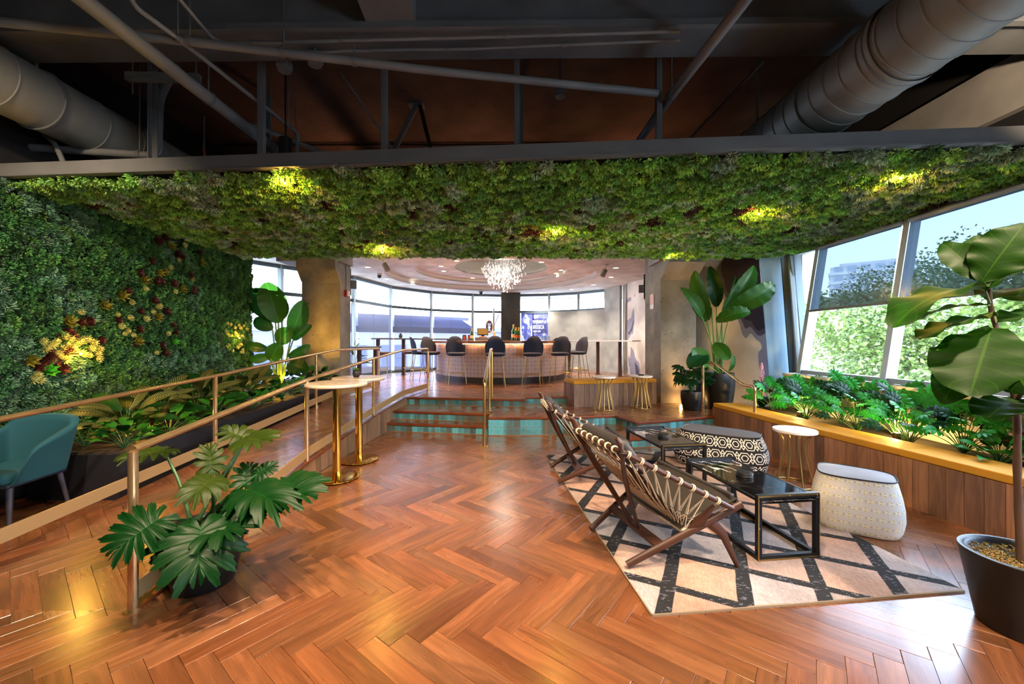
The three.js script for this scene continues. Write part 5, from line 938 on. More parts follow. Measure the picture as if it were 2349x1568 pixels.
// ---------------------------------------------------------------- coffee tables
const marbleBlack = dataTex(512, 1024, (u, v) => { const w = fbm(u * 3, v * 3, 3, 4, 5), l = Math.abs(Math.sin((u * 2.2 + v * 2.6 + w * 3.2) * 3.14)), b = Math.abs(fbm(u * 6 + w, v * 6, 6, 4, 9) - 0.5); const band = v > 0.62 && l < 0.22 + 0.3 * (vnoise(u * 30, v * 30, 30, 3) - 0.5) ? 0.8 : 0, thin = b < 0.006 ? 0.35 : 0, k = Math.max(band, thin, 0.025 + 0.04 * w); return [k, k * 0.97, k * 0.97]; });
const marbleWhite = dataTex(512, 512, (u, v) => { const w = fbm(u * 3, v * 3, 3, 5, 15), l = Math.abs(Math.sin((u * 1.5 + v + w * 2.5) * 3.14)); const k = 0.9 - 0.35 * Math.pow(1 - l, 6) + 0.1 * (w - 0.5); return [k, k * 0.97, k * 0.95]; });
M.marbleBlack = P(0xffffff, 0.08, 0, { map: marbleBlack, clearcoat: 0.6 }); M.marbleWhite = S(0xffffff, 0.22, 0, { map: tex(marbleWhite, 2, 2) });
M.ironBlack = S(0x121317, 0.4, 0.4);
function coffeeTable(label, x, d, turn, w, l) {
  const t = thing('coffee_table', label, 'table', [x, 0.014, d], turn), h = 0.44, b = 0.03;
  const top = rbox(w - 0.04, 0.02, l - 0.05, 0.003, 1, 0, h - 0.03, 0), uv = top.attributes.uv, p = top.attributes.position; for (let i = 0; i < uv.count; i++) uv.setXY(i, p.getX(i) / w + 0.5, 0.5 - p.getZ(i) / l); mesh('marble_top', top, M.marbleBlack, t);
  for (const s of [1, -1]) {
    const z = s * (l / 2 - b / 2);
    for (const e of [1, -1]) mesh('leg', box(b, h - b, b, e * (w / 2 - b / 2), (h - b) / 2, z), M.ironBlack, t);
    mesh('top_bar', box(w, b, b, 0, h - b / 2 + 0.004, z), M.ironBlack, t); mesh('foot_bar', box(w - 2 * b, b, b, 0, b / 2, z), M.ironBlack, t);
    mesh('marble_edge', box(w - 0.06, 0.022, 0.018, 0, h - b - 0.016, s * (l / 2 - 0.012)), M.marbleBlack, t);
    const zf = s * (l / 2 + 0.0015); const edging = mesh('brass_edging', merge([box(w, 0.012, 0.005, 0, h - 0.004, zf), box(w, 0.008, 0.005, 0, 0.006, zf), box(0.006, h, 0.005, w / 2 - 0.003, h / 2, zf), box(0.006, h, 0.005, -w / 2 + 0.003, h / 2, zf)]), M.brassSoft, t);
    for (const [i, j] of [[-0.9, 0.98], [0, 0.99], [0.9, 0.98], [-0.97, 0.5], [0.97, 0.5], [0, 0.02]]) mesh('rivet', new THREE.SphereGeometry(0.0045, 8, 6).translate(i * w / 2, j * h, zf + s * 0.003), M.brassSoft, edging);
    mesh('long_rail', box(b, b, l - 2 * b, s * (w / 2 - b / 2), b / 2, 0), M.ironBlack, t); mesh('long_top_rail', box(0.012, 0.02, l - 2 * b, s * (w / 2 - 0.006), h - 0.03, 0), M.ironBlack, t);
  }
  const c = thing('coaster_stack', label.includes('pale stool') ? 'stack of black coasters on the table beside the white pouf' : 'stack of black coasters on the table nearer the steps', 'coasters', [x, 0.014 + h - 0.02, d]);
  for (let i = 0; i < 3; i++) mesh('coaster', lathe([[0, 0.001], [0.055, 0], [0.06, 0.003], [0.06, 0.008], [0.056, 0.011], [0, 0.011]].map(([r, y]) => [r, y + i * 0.0115]), 28).translate(i * 0.002, 0, i % 2 * 0.002), M.potBlack, c); mesh('top_disc', lathe([[0, 0.036], [0.045, 0.036], [0.048, 0.034]], 28), M.ironBlack, c);
}
coffeeTable('black marble coffee table with brass edges, the one by the pale stool', 1.846, 3.12, 7 * deg, 0.465, 0.87); coffeeTable('black marble coffee table with brass edges, the one nearer the steps', 1.70, 4.42, 8 * deg, 0.485, 0.86);
// ---------------------------------------------------------------- poufs
function pouf(name, label, x, d, turn, a, b, h, body, topMat, pipeMat, taper, base = 0) {
  const t = thing(name, label, 'pouf', [x, base, d], turn), N = 64, rows = [[0.0, 0.80], [0.02, 0.88], [0.12, 0.955], [0.3, 1.0], [0.5, 0.99], [0.7, 0.94], [0.9, 0.865], [0.985, 0.83]];
  const foot = (f, k) => { const c = Math.cos(f), s = Math.sin(f), n = 3.6, r = Math.pow(Math.pow(Math.abs(c), n) + Math.pow(Math.abs(s), n), -1 / n), px = r * c * a; return [px * k, r * s * b * k * (1 + taper * c)]; };
  let per = [0]; for (let i = 1; i <= N; i++) { const p = foot((i - 1) / N * 6.28319, 1), q = foot(i / N * 6.28319, 1); per.push(per[i - 1] + Math.hypot(p[0] - q[0], p[1] - q[1])); }
  const pos = [], uv = [], idx = []; rows.forEach(([y, k]) => { for (let i = 0; i <= N; i++) { const p = foot(i / N * 6.28319, k); pos.push(p[0], y * h, p[1]); uv.push(per[i], y * h * 1.04); } });
  for (let r = 0; r < rows.length - 1; r++) for (let i = 0; i < N; i++) { const c = r * (N + 1) + i, e = c + N + 1; idx.push(c, e, c + 1, c + 1, e, e + 1); }
  const g = new THREE.BufferGeometry(); g.setAttribute('position', new THREE.Float32BufferAttribute(pos, 3)); g.setAttribute('uv', new THREE.Float32BufferAttribute(uv, 2)); g.setIndex(idx); g.computeVertexNormals(); mesh('body', g, body, t);
  const tp = [], ti = [], tu = []; [0.83, 0.7, 0.45, 0].forEach((k, r) => { for (let i = 0; i <= N; i++) { const p = foot(i / N * 6.28319, k); tp.push(p[0], h * (0.985 + 0.03 * (1 - (k / 0.83) ** 3)), p[1]); tu.push(p[0], p[1]); } }); for (let r = 0; r < 3; r++) for (let i = 0; i < N; i++) { const c = r * (N + 1) + i, e = c + N + 1; ti.push(c, e, c + 1, c + 1, e, e + 1); }
  const tg = new THREE.BufferGeometry(); tg.setAttribute('position', new THREE.Float32BufferAttribute(tp, 3)); tg.setAttribute('uv', new THREE.Float32BufferAttribute(tu, 2)); tg.setIndex(ti); tg.computeVertexNormals(); mesh('top', tg, topMat, t);
  mesh('piping', sweep(Array.from({ length: N + 1 }, (_, i) => { const p = foot(i / N * 6.28319, 0.838); return new THREE.Vector3(p[0], h * 0.987, p[1]); }), 0.006, 6, false), pipeMat, t);
}
const hexPath = (c, x, y, r, n = 6, rot = 0) => { c.beginPath(); for (let i = 0; i <= n; i++) c.lineTo(x + Math.cos(i / n * 6.2832 + rot) * r, y + Math.sin(i / n * 6.2832 + rot) * r); c.closePath(); };
const hexTex = canvasTex(512, 512, (c, w) => {       // rows of hexagons in white line on black with triangles between
  c.fillStyle = '#14141a'; c.fillRect(0, 0, w, w); c.strokeStyle = '#efe9df'; c.lineWidth = 15; c.lineJoin = 'miter';
  for (const oy of [-512, 0, 512]) for (const [x, y] of [[128, 128], [384, 128], [0, 384], [256, 384], [512, 384]]) { hexPath(c, x, y + oy, 112); c.stroke(); hexPath(c, x, y + oy, 58); c.stroke(); }
  for (const oy of [-512, 0, 512]) for (const [x, y] of [[0, 158], [256, 158], [512, 158], [128, 414], [384, 414]]) { hexPath(c, x, y + oy + 18, 44, 3, Math.PI / 2); c.stroke(); hexPath(c, x, y + oy - 92, 44, 3, -Math.PI / 2); c.stroke(); }
});
const dotTex = canvasTex(512, 512, (c, w) => {
  c.fillStyle = '#ece9e2'; c.fillRect(0, 0, w, w); c.strokeStyle = '#bcb9b4'; c.lineWidth = 4;
  for (let j = -1; j < 5; j++) for (let i = -1; i < 5; i++) { const x = i * 128 + (j % 2 ? 64 : 0), y = j * 128 + 64; for (const r of [74, 60, 46]) { hexPath(c, x, y, r, 6, Math.PI / 6); c.stroke(); } c.fillStyle = '#cbb24a'; c.beginPath(); c.moveTo(x - 26, y - 4); c.lineTo(x + 22, y - 22); c.lineTo(x - 4, y - 30); c.fill(); c.beginPath(); c.moveTo(x + 26, y + 4); c.lineTo(x - 22, y + 22); c.lineTo(x + 4, y + 30); c.fill(); c.beginPath(); c.moveTo(x + 62, y - 20); c.lineTo(x + 62, y + 14); c.lineTo(x + 44, y - 4); c.fill(); }
});
pouf('pouf', 'cream pouf printed with small yellow and grey geometric motifs', 2.80, 3.2, -38 * deg, 0.29, 0.235, 0.44, S(0xffffff, 0.85, 0, { map: tex(dotTex, 3.8, 3.8), bumpMap: weave, bumpScale: 0.0006 }), S(0xb9b6b8, 0.85, 0, { map: paintTex, bumpMap: weave, bumpScale: 0.001 }), S(0x22272e, 0.6), -0.12);
pouf('pouf', 'black and white hexagon patterned pouf with grey leather top', 2.50, 4.72, -38 * deg, 0.50, 0.28, 0.44, S(0xffffff, 0.8, 0, { map: tex(hexTex, 3.4, 3.4), bumpMap: weave, bumpScale: 0.0006 }), S(0x5a585c, 0.45, 0, { bumpMap: cloud, bumpScale: 0.002 }), S(0x4a484c, 0.5), -0.1);
// ---------------------------------------------------------------- side tables with waisted wire base
function sideTable(label, x, d, base, n, rT, h, topBit) {
  const t = thing('side_table', label, 'side table', [x, base, d]);
  mesh('marble_top', lathe([[0, h - 0.028], [rT - 0.004, h - 0.028], [rT, h - 0.024], [rT, h - 0.004], [rT - 0.004, h], [0, h]], 44), M.marbleWhite, t);
  for (let i = 0; i < n; i++) { const f = i / n * 6.2832 + 0.2, q = (r, y) => new THREE.Vector3(Math.cos(f) * r, y, Math.sin(f) * r); mesh('leg', sweep(curve([q(rT * 0.80, h - 0.03), q(rT * 0.58, h * 0.82), q(rT * 0.50, h * 0.64), q(rT * 0.64, h * 0.35), q(rT * 0.88, 0.008)], 14), n > 8 ? 0.007 : 0.0105, 8), M.brassSoft, t); }
  mesh('base_ring', new THREE.TorusGeometry(rT * 0.88, 0.007, 8, 40).rotateX(Math.PI / 2).translate(0, 0.008, 0), M.brassSoft, t);
  mesh('top_ring', new THREE.TorusGeometry(rT * 0.80, 0.006, 8, 40).rotateX(Math.PI / 2).translate(0, h - 0.034, 0), M.brassSoft, t);
}
sideTable('marble topped side table with brass wire base before the middle of the yellow bench', 1.64, 7.0, 0.30, 12, 0.205, 0.59); sideTable('marble topped side table with brass wire base next to the concrete pier', 2.36, 7.18, 0.30, 12, 0.205, 0.59); sideTable('marble topped side table with thick brass legs beside the long yellow bench', 2.99, 4.15, 0, 8, 0.2, 0.58);
{ const c = thing('dish', 'small black dish on the side table next to the pier', 'dish', [2.36, 0.89, 7.18]); mesh('bowl', lathe([[0, 0.002], [0.05, 0.002], [0.06, 0.015], [0.055, 0.015], [0.045, 0.006], [0, 0.006]], 24), M.potBlack, c); }
// ---------------------------------------------------------------- tall round tables
function poseur(label, x, d) {
  const t = thing('bar_table', label, 'table', [x, 0, d]);
  mesh('tabletop', lathe([[0, 1.015], [0.300, 1.015], [0.315, 1.022], [0.318, 1.035], [0.315, 1.052], [0.305, 1.056], [0, 1.056]], 56), S(0xe3d6c4, 0.3, 0, { map: tex(marbleWhite, 1, 1) }), t);
  mesh('column', cyl(0.043, 0.043, 1.0, 32, 0, 0.015, 0), M.brass, t); mesh('collar', cyl(0.047, 0.047, 0.1, 32, 0, 0.015, 0), M.brass, t); mesh('under_plate', cyl(0.12, 0.12, 0.008, 28, 0, 1.008, 0), M.brassSoft, t);
  const pb = mesh('base', lathe([[0, 0.012], [0.228, 0.012], [0.236, 0.016], [0.236, 0.024], [0.22, 0.03], [0.1, 0.034], [0, 0.035]], 56), M.brass, t); for (let i = 0; i < 4; i++) mesh('foot', cyl(0.014, 0.014, 0.012, 12, Math.cos(i * 1.57) * 0.19, 0, Math.sin(i * 1.57) * 0.19), M.black, pb);
}
poseur('tall round pedestal table on a polished brass base, the one without a plant', -1.925, 4.31); poseur('tall round pedestal table on a polished brass base with a small succulent on top', -1.94, 4.97);
{
  const t = thing('potted_succulent', 'small succulent in a dark round pot on the tall table', 'plant', [-1.955, 1.056, 4.93]);
  mesh('pot', lathe([[0, 0.002], [0.03, 0.002], [0.045, 0.03], [0.048, 0.055], [0.042, 0.08], [0.036, 0.086], [0.034, 0.075], [0, 0.072]], 28), S(0x241d1f, 0.55), t); const r = mesh('rosette', rosA, S(0x4c7a3a, 0.5), t); r.position.y = 0.075; r.scale.setScalar(0.85);
  const u = thing('potted_succulent', 'small succulent in a pot on the long high table at the windows', 'plant', [-3.55, 1.625, 12.5]); mesh('pot', cyl(0.05, 0.06, 0.1, 20), S(0x2a2a33, 0.5), u); const w = mesh('rosette', rosA, S(0x2f4a2a, 0.5), u); w.position.y = 0.1;
}
// ---------------------------------------------------------------- benches
M.mustard = S(0xc98f14, 0.7, 0, { bumpMap: weave, bumpScale: 0.0008 });
function cushionGeo(poly, y0, y1) { const s = new THREE.Shape(poly.map(([x, d]) => new THREE.Vector2(x, d))); return new THREE.ExtrudeGeometry(s, { depth: y1 - y0 - 0.024, bevelEnabled: true, bevelSize: 0.012, bevelThickness: 0.012, bevelSegments: 3, bevelOffset: -0.013 }).rotateX(-Math.PI / 2).translate(0, y0 + 0.012, 0); }
function boards(parent, a, b, y0, y1, w, tone, mat = M.board) {
  const l = Math.hypot(b[0] - a[0], b[1] - a[1]), n = Math.round(l / w); for (let i = 0; i < n; i++) { const e = 0.002 / l, p = (t, y) => V(lerp(a[0], b[0], t), y, lerp(a[1], b[1], t)), t0 = i / n + e, t1 = (i + 1) / n - e, k = rr(0.62, 1.28); mesh('board', tint(metreUVy(panel([p(t0, y0), p(t1, y0), p(t1, y1), p(t0, y1)], 0.016)), tone.map((c) => c * k)), mat, parent); }
}
{
  const F = [[3.30, 6.43], [3.42, 5.0], [3.62, 3.67], [3.80, 2.34], [3.98, 1.0], [4.05, -1.5]], B = F.map(([x, d]) => [x + 0.39, d + 0.02]);
  const t = thing('bench', 'long wooden bench with mustard cushions below the leaning windows', 'bench');
  mesh('core', slab([...F.map(([x, d]) => [x + 0.02, d]), ...B.slice().reverse()], 0.0, 0.43), M.joint, t);
  for (let i = 0; i < F.length - 1; i++) boards(t, F[i + 1], F[i], 0.0, 0.435, 0.125, [0.40, 0.20, 0.105]);
  boards(t, F[0], B[0], 0.3, 0.435, 0.1, [0.40, 0.20, 0.105]);
  const tags = ['mustard seat cushion at the handrail end of the long bench', 'mustard seat cushion of the long bench behind the marble side table', 'mustard seat cushion of the long bench behind the fig pot', 'mustard seat cushion of the long bench past the fig pot', 'last mustard seat cushion of the long bench at the back of the lounge'];
  for (let i = 0; i < F.length - 1; i++) tag(mesh('bench_cushion', cushionGeo([F[i + 1], F[i], B[i], B[i + 1]], 0.435, 0.505), M.mustard), tags[i], 'cushion');
  const pl = thing('planter', 'dark planter trough between the long bench and the windows', 'planter'); mesh('trough', slab([...B, [4.48, -1.5], [4.48, 6.5], [3.7, 6.5]], 0.02, 0.42), M.navyBox, pl); mesh('soil', slab([...B.map(([x, d]) => [x + 0.02, d]), [4.48, -1.5], [4.48, 6.4], [3.75, 6.4]], 0.42, 0.45), M.soil, pl);
}
{
  const fl = [1.14, 7.2], fr = [2.80, 7.6], n = [-0.12, 0.5], bl = [fl[0] + n[0], fl[1] + n[1]], br = [fr[0] + n[0], fr[1] + n[1]];
  const t = thing('bench', 'short wooden bench with one mustard cushion on the landing', 'bench'); mesh('core', slab([[fl[0] + 0.02, fl[1] + 0.02], [fr[0] - 0.02, fr[1] + 0.02], br, bl], 0.29, 0.715), M.joint, t);
  boards(t, fl, fr, 0.30, 0.72, 0.1, [0.26, 0.17, 0.125]); boards(t, bl, fl, 0.30, 0.72, 0.1, [0.30, 0.17, 0.12]); boards(t, fr, br, 0.30, 0.72, 0.1, [0.26, 0.17, 0.12]);
  tag(mesh('bench_cushion', cushionGeo([fl, fr, br, bl], 0.72, 0.785), M.mustard), 'mustard seat cushion of the short bench on the landing', 'cushion');
}
// ---------------------------------------------------------------- teal armchairs beside the ramp
M.teal = P(0x0d4a58, 0.85, 0, { sheen: 1, sheenColor: new THREE.Color(0x1f7f90), sheenRoughness: 0.5, bumpMap: weave, bumpScale: 0.0006 });
function armchair(label, x, d, turn) {
  const t = thing('armchair', label, 'chair', [x, 0, d], turn, 'teal armchairs beside the ramp'), n = 36, m = 8, pos = [], idx = [];
  const path = (s) => { const a = Math.abs(s), sg = Math.sign(s); if (a < 0.42) { const f = a / 0.42 * 1.571; return [sg * 0.235 * Math.sin(f), -0.20 - 0.07 * Math.cos(f)]; } return [sg * (0.235 + 0.02 * (a - 0.42)), lerp(-0.20, 0.25, (a - 0.42) / 0.58)]; };
  const topH = (s) => { const a = Math.abs(s); return a < 0.3 ? 0.84 - 0.03 * (a / 0.3) ** 2 : a < 0.82 ? lerp(0.81, 0.62, Math.pow((a - 0.3) / 0.52, 0.9)) : lerp(0.62, 0.40, (a - 0.82) / 0.18); };
  for (const o of [0, 1]) for (let i = 0; i <= n; i++) for (let k = 0; k <= m; k++) { const s = i / n * 2 - 1, [px, pz] = path(s), v = k / m, y = lerp(0.36, topH(s), v), fl = 1 + 0.28 * v * (1 - 0.4 * Math.abs(s)), inn = o ? 0.86 : 1; pos.push(px * fl * inn, y - (o && k === m ? 0.004 : 0), (pz - 0) * (pz < 0 ? fl : 1) * inn); }
  const N = (n + 1) * (m + 1); for (let o = 0; o < 2; o++) for (let i = 0; i < n; i++) for (let k = 0; k < m; k++) { const a = o * N + i * (m + 1) + k, b = a + m + 1; o ? idx.push(a, b, a + 1, a + 1, b, b + 1) : idx.push(a, a + 1, b, a + 1, b + 1, b); }
  for (let i = 0; i < n; i++) { const a = i * (m + 1) + m, b = a + m + 1; idx.push(a, N + a, b, b, N + a, N + b); } for (const i of [0, n]) for (let k = 0; k < m; k++) { const a = i * (m + 1) + k; idx.push(a, N + a, a + 1, a + 1, N + a, N + a + 1); }
  const g = new THREE.BufferGeometry(); g.setAttribute('position', new THREE.Float32BufferAttribute(pos, 3)); g.setIndex(idx); g.computeVertexNormals(); mesh('shell', g, M.teal, t);
  mesh('seat', rbox(0.44, 0.1, 0.48, 0.04, 3, 0, 0.405, 0.01), M.teal, t); mesh('frame', rbox(0.44, 0.03, 0.46, 0.01, 2, 0, 0.35, 0), S(0x2a2a38, 0.5), t);
  for (const [i, j] of [[1, 1], [1, -1], [-1, 1], [-1, -1]]) mesh('leg', sweep([new THREE.Vector3(i * 0.19, 0.35, j * 0.19), new THREE.Vector3(i * 0.235, 0, j * 0.235)], (k) => 0.022 - 0.008 * k, 12), S(0x3a3a4a, 0.45), t);
}
armchair('teal upholstered armchair facing the lounge beside the planter end', -4.22, 3.3, 6 * deg); armchair('second teal armchair behind the first, mostly cut off', -4.13, 2.62, 2 * deg);
// ---------------------------------------------------------------- potted plants
const UP = new THREE.Vector3(0, 1, 0), EYE = new THREE.Vector3(0, 1.5, 0);
const potGeo = (r, h) => lathe([[0, 0], [0.70 * r, 0], [0.77 * r, 0.012 * h], [0.92 * r, 0.35 * h], [r, 0.66 * h], [0.985 * r, 0.88 * h], [0.955 * r, 0.99 * h], [0.93 * r, h], [0.89 * r, 0.985 * h], [0.88 * r, 0.9 * h], [0, 0.9 * h]], 56);
// a blade on its stalk: from root to base of the blade, then along to the tip
function tipOf(g) { if (!g.userData.tip) { const p = g.attributes.position; let b = 0; for (let i = 1; i < p.count; i++) if (p.getZ(i) - Math.abs(p.getX(i)) > p.getZ(b) - Math.abs(p.getX(b))) b = i; g.userData.tip = [p.getY(b), p.getZ(b)]; } return g.userData.tip; }
function frond(parent, root, base, tip, geo, L0, mat, opt = {}) {
  const { up = 0.35, stalkR = 0.008, stalk = M.stem, sag = 0.1, roll = 0, wide = 1 } = opt, dir = tip.clone().sub(base), n = EYE.clone().sub(base).normalize().multiplyScalar(1 - up).addScaledVector(UP, up);
  let holder = parent;
  if (root) { const mid = root.clone().lerp(base, 0.5).addScaledVector(UP, root.distanceTo(base) * sag); holder = mesh('stalk', sweep(curve([root, root.clone().lerp(mid, 0.5).addScaledVector(UP, root.distanceTo(base) * sag * 0.3), mid, base], 14), (t) => stalkR * (1.15 - 0.5 * t), 8), stalk, parent); }
  const m = mesh('leaf', geo, mat, holder); aim(m, base, dir, n, roll); const [ty, tz] = tipOf(geo), k = dir.length() / Math.hypot(ty, tz); m.rotateX(Math.atan2(ty, tz)); m.scale.set(k * wide, k, k); return m;
}
const lobA = lobedLeaf(1, { lobes: 7, depth: 0.55, nT: 110, nR: 5, droop: 0.35, side: 0.55, sharp: 0.75, wave: 0.045, seedN: 1 }), lobB = lobedLeaf(1, { lobes: 6, depth: 0.5, nT: 100, nR: 5, droop: 0.5, side: 0.55, sharp: 0.7, wave: 0.055, seedN: 4 }), lobC = lobedLeaf(1, { lobes: 5, depth: 0.6, nT: 84, nR: 4, droop: 0.25, side: 0.52, sharp: 0.7, wave: 0.05, seedN: 7 });
{
  const c = [-1.92, 2.45], t = thing('potted_philodendron', 'split-leaf philodendron in a black pot at the foot of the ramp', 'plant', [0, 0, 0]);
  mesh('pot', potGeo(0.205, 0.37).translate(c[0], 0, -c[1]), M.potBlack, t); mesh('soil', cyl(0.175, 0.175, 0.01, 32, c[0], 0.335, -c[1]), M.soil, t);
  const root = (i) => V(c[0] + 0.06 * Math.cos(i * 2.1), 0.34, c[1] + 0.06 * Math.sin(i * 2.1));
  // [blade base px, py, depth], [tip px, py, depth], shape, material
  const Ls = [[360, 1192, 2.10, 240, 1285, 1.95, lobA, M.philo], [461, 1212, 2.15, 452, 1350, 1.98, lobB, M.philo], [376, 1032, 2.5, 262, 1062, 2.3, lobA, M.philoOlive], [486, 1098, 2.35, 425, 1162, 2.15, lobB, M.philoOlive], [566, 1004, 2.65, 500, 985, 2.6, lobC, M.philoOlive], [566, 1006, 2.62, 622, 1018, 2.5, lobC, M.philoOlive], [485, 1077, 2.45, 479, 1014, 2.5, lobC, M.philoOlive],
    [566, 1124, 2.4, 664, 1182, 2.2, lobB, M.philo], [590, 1088, 2.5, 640, 1062, 2.55, lobA, M.philo], [649, 1112, 2.5, 722, 1152, 2.35, lobC, M.philo], [558, 1148, 2.35, 584, 1202, 2.25, lobC, M.philo], [480, 1200, 2.28, 548, 1238, 2.1, lobC, M.philo], [405, 1222, 2.3, 352, 1252, 2.25, lobC, M.philoOlive], [560, 1112, 2.5, 575, 1058, 2.6, lobC, M.philo], [395, 1225, 2.2, 398, 1305, 2.1, lobC, M.philo]];
  Ls.forEach(([x, y, d, x1, y1, d1, g, m], i) => frond(t, root(i), at(x, y, d), at(x1, y1, d1), g, 1.22, m, { up: i === 2 ? 0.85 : 0.5, stalkR: 0.011, stalk: M.stemDark, sag: i === 2 ? 0.12 : 0.06, wide: i < 2 ? 1.3 : i === 7 ? 0.75 : i > 8 ? 1.2 : 1.0 }));
}
// fiddle leaf fig
const figW = (t) => 0.30 * Math.pow(Math.sin(Math.pow(t, 0.85) * 3.05 + 0.05), 0.75) * (0.62 + 0.62 * t);
const figA = leafGeo(1, figW, 18, 10, { droop: 0.55, fold: 0.12, wave: 0.03, waves: 3 }), figB = leafGeo(1, figW, 18, 10, { droop: 0.95, fold: 0.18, wave: 0.04, waves: 2.5 }), figC = leafGeo(1, (t) => figW(t) * 1.15, 18, 10, { droop: 0.2, fold: 0.1, wave: 0.035, waves: 4, twist: 0.2 });
{
  const c = [2.66, 2.05], t = thing('potted_fig', 'fiddle leaf fig tree in a tapered black pot beside the rug corner', 'plant', [0, 0, 0]);
  mesh('pot', lathe([[0, 0], [0.15, 0], [0.158, 0.006], [0.222, 0.37], [0.226, 0.385], [0.222, 0.39], [0.198, 0.388], [0.194, 0.36], [0, 0.33]], 64).translate(c[0], 0, -c[1]), M.potBlack, t);
  const ms = []; for (let i = 0; i < 2200; i++) { const r = 0.19 * Math.sqrt(rnd()), f = rnd() * 6.283, q = new THREE.TetrahedronGeometry(rr(0.004, 0.010)).scale(1, 0.7, 1).rotateY(rnd() * 6).translate(c[0] + Math.cos(f) * r, 0.345 + 0.02 * rnd(), -c[1] + Math.sin(f) * r); const k = rr(0.6, 1.3); ms.push(tint(q, rnd() < 0.4 ? [0.20 * k, 0.17 * k, 0.04 * k] : [0.28 * k, 0.16 * k, 0.05 * k])); }
  tag(mesh('moss', mergeGeometries(ms), S(0xffffff, 0.95, 0, { vertexColors: true }), t), 'brown and olive moss topping', null, null, 'stuff');
  const T0 = V(c[0], 0.33, c[1]), T1 = at(2334, 1100, 2.05), T2 = at(2330, 925, 2.05), T3 = at(2300, 800, 2.05), T4 = at(2272, 700, 2.07), T5 = at(2268, 640, 2.07);
  mesh('trunk', sweep(curve([T0, T1, T2, T3, T4, T5], 30), (k) => 0.017 - 0.008 * k + 0.001 * Math.sin(k * 60), 12), M.bark, t);
  mesh('branch', sweep(curve([T2, at(2349, 890, 2.0), at(2385, 830, 1.98)], 10), (k) => 0.011 - 0.004 * k, 10), M.bark, t);
  const Ls = [[2262, 665, 2.07, 2049, 752, 1.95, figA], [2265, 700, 2.06, 2092, 742, 2.3, figA], [2278, 722, 2.06, 2112, 778, 1.98, figC], [2250, 648, 2.08, 2352, 512, 2.0, figC], [2252, 645, 2.1, 2160, 558, 2.25, figA], [2262, 668, 2.05, 2400, 600, 1.95, figA], [2275, 752, 2.02, 2225, 908, 1.85, figC], [2292, 790, 2.02, 2362, 905, 1.85, figC], [2248, 815, 2.06, 2160, 925, 2.0, figB], [2330, 915, 2.05, 2262, 962, 1.9, figC], [2285, 740, 2.05, 2400, 720, 2.1, figC], [2290, 780, 2.05, 2200, 850, 2.25, figC], [2300, 800, 2.08, 2410, 880, 2.2, figA], [2270, 690, 2.1, 2350, 690, 2.3, figA], [2380, 830, 1.98, 2440, 760, 1.9, figC], [2385, 835, 1.98, 2430, 940, 1.85, figB], [2258, 650, 2.1, 2240, 540, 2.2, figC], [2300, 830, 2.05, 2230, 880, 2.2, figB]];
  Ls.forEach(([x, y, d, x1, y1, d1, g], i) => frond(t, [T5, T4, T4, T5, T5, T4, T3, T3, T3, T2, T4, T3, T3, T4, T2, T2, T5, T3][i], at(x, y, d), at(x1, y1, d1), g, 0.93, M.fig, { up: [6, 7, 8].includes(i) ? 0.25 : i < 3 ? 1 : i === 3 || i === 9 || i === 4 ? 0.4 : 0.86, stalkR: 0.005, sag: 0.02, wide: [3, 6, 7].includes(i) ? 1.2 : i < 3 ? 0.75 : 0.9 }));
}
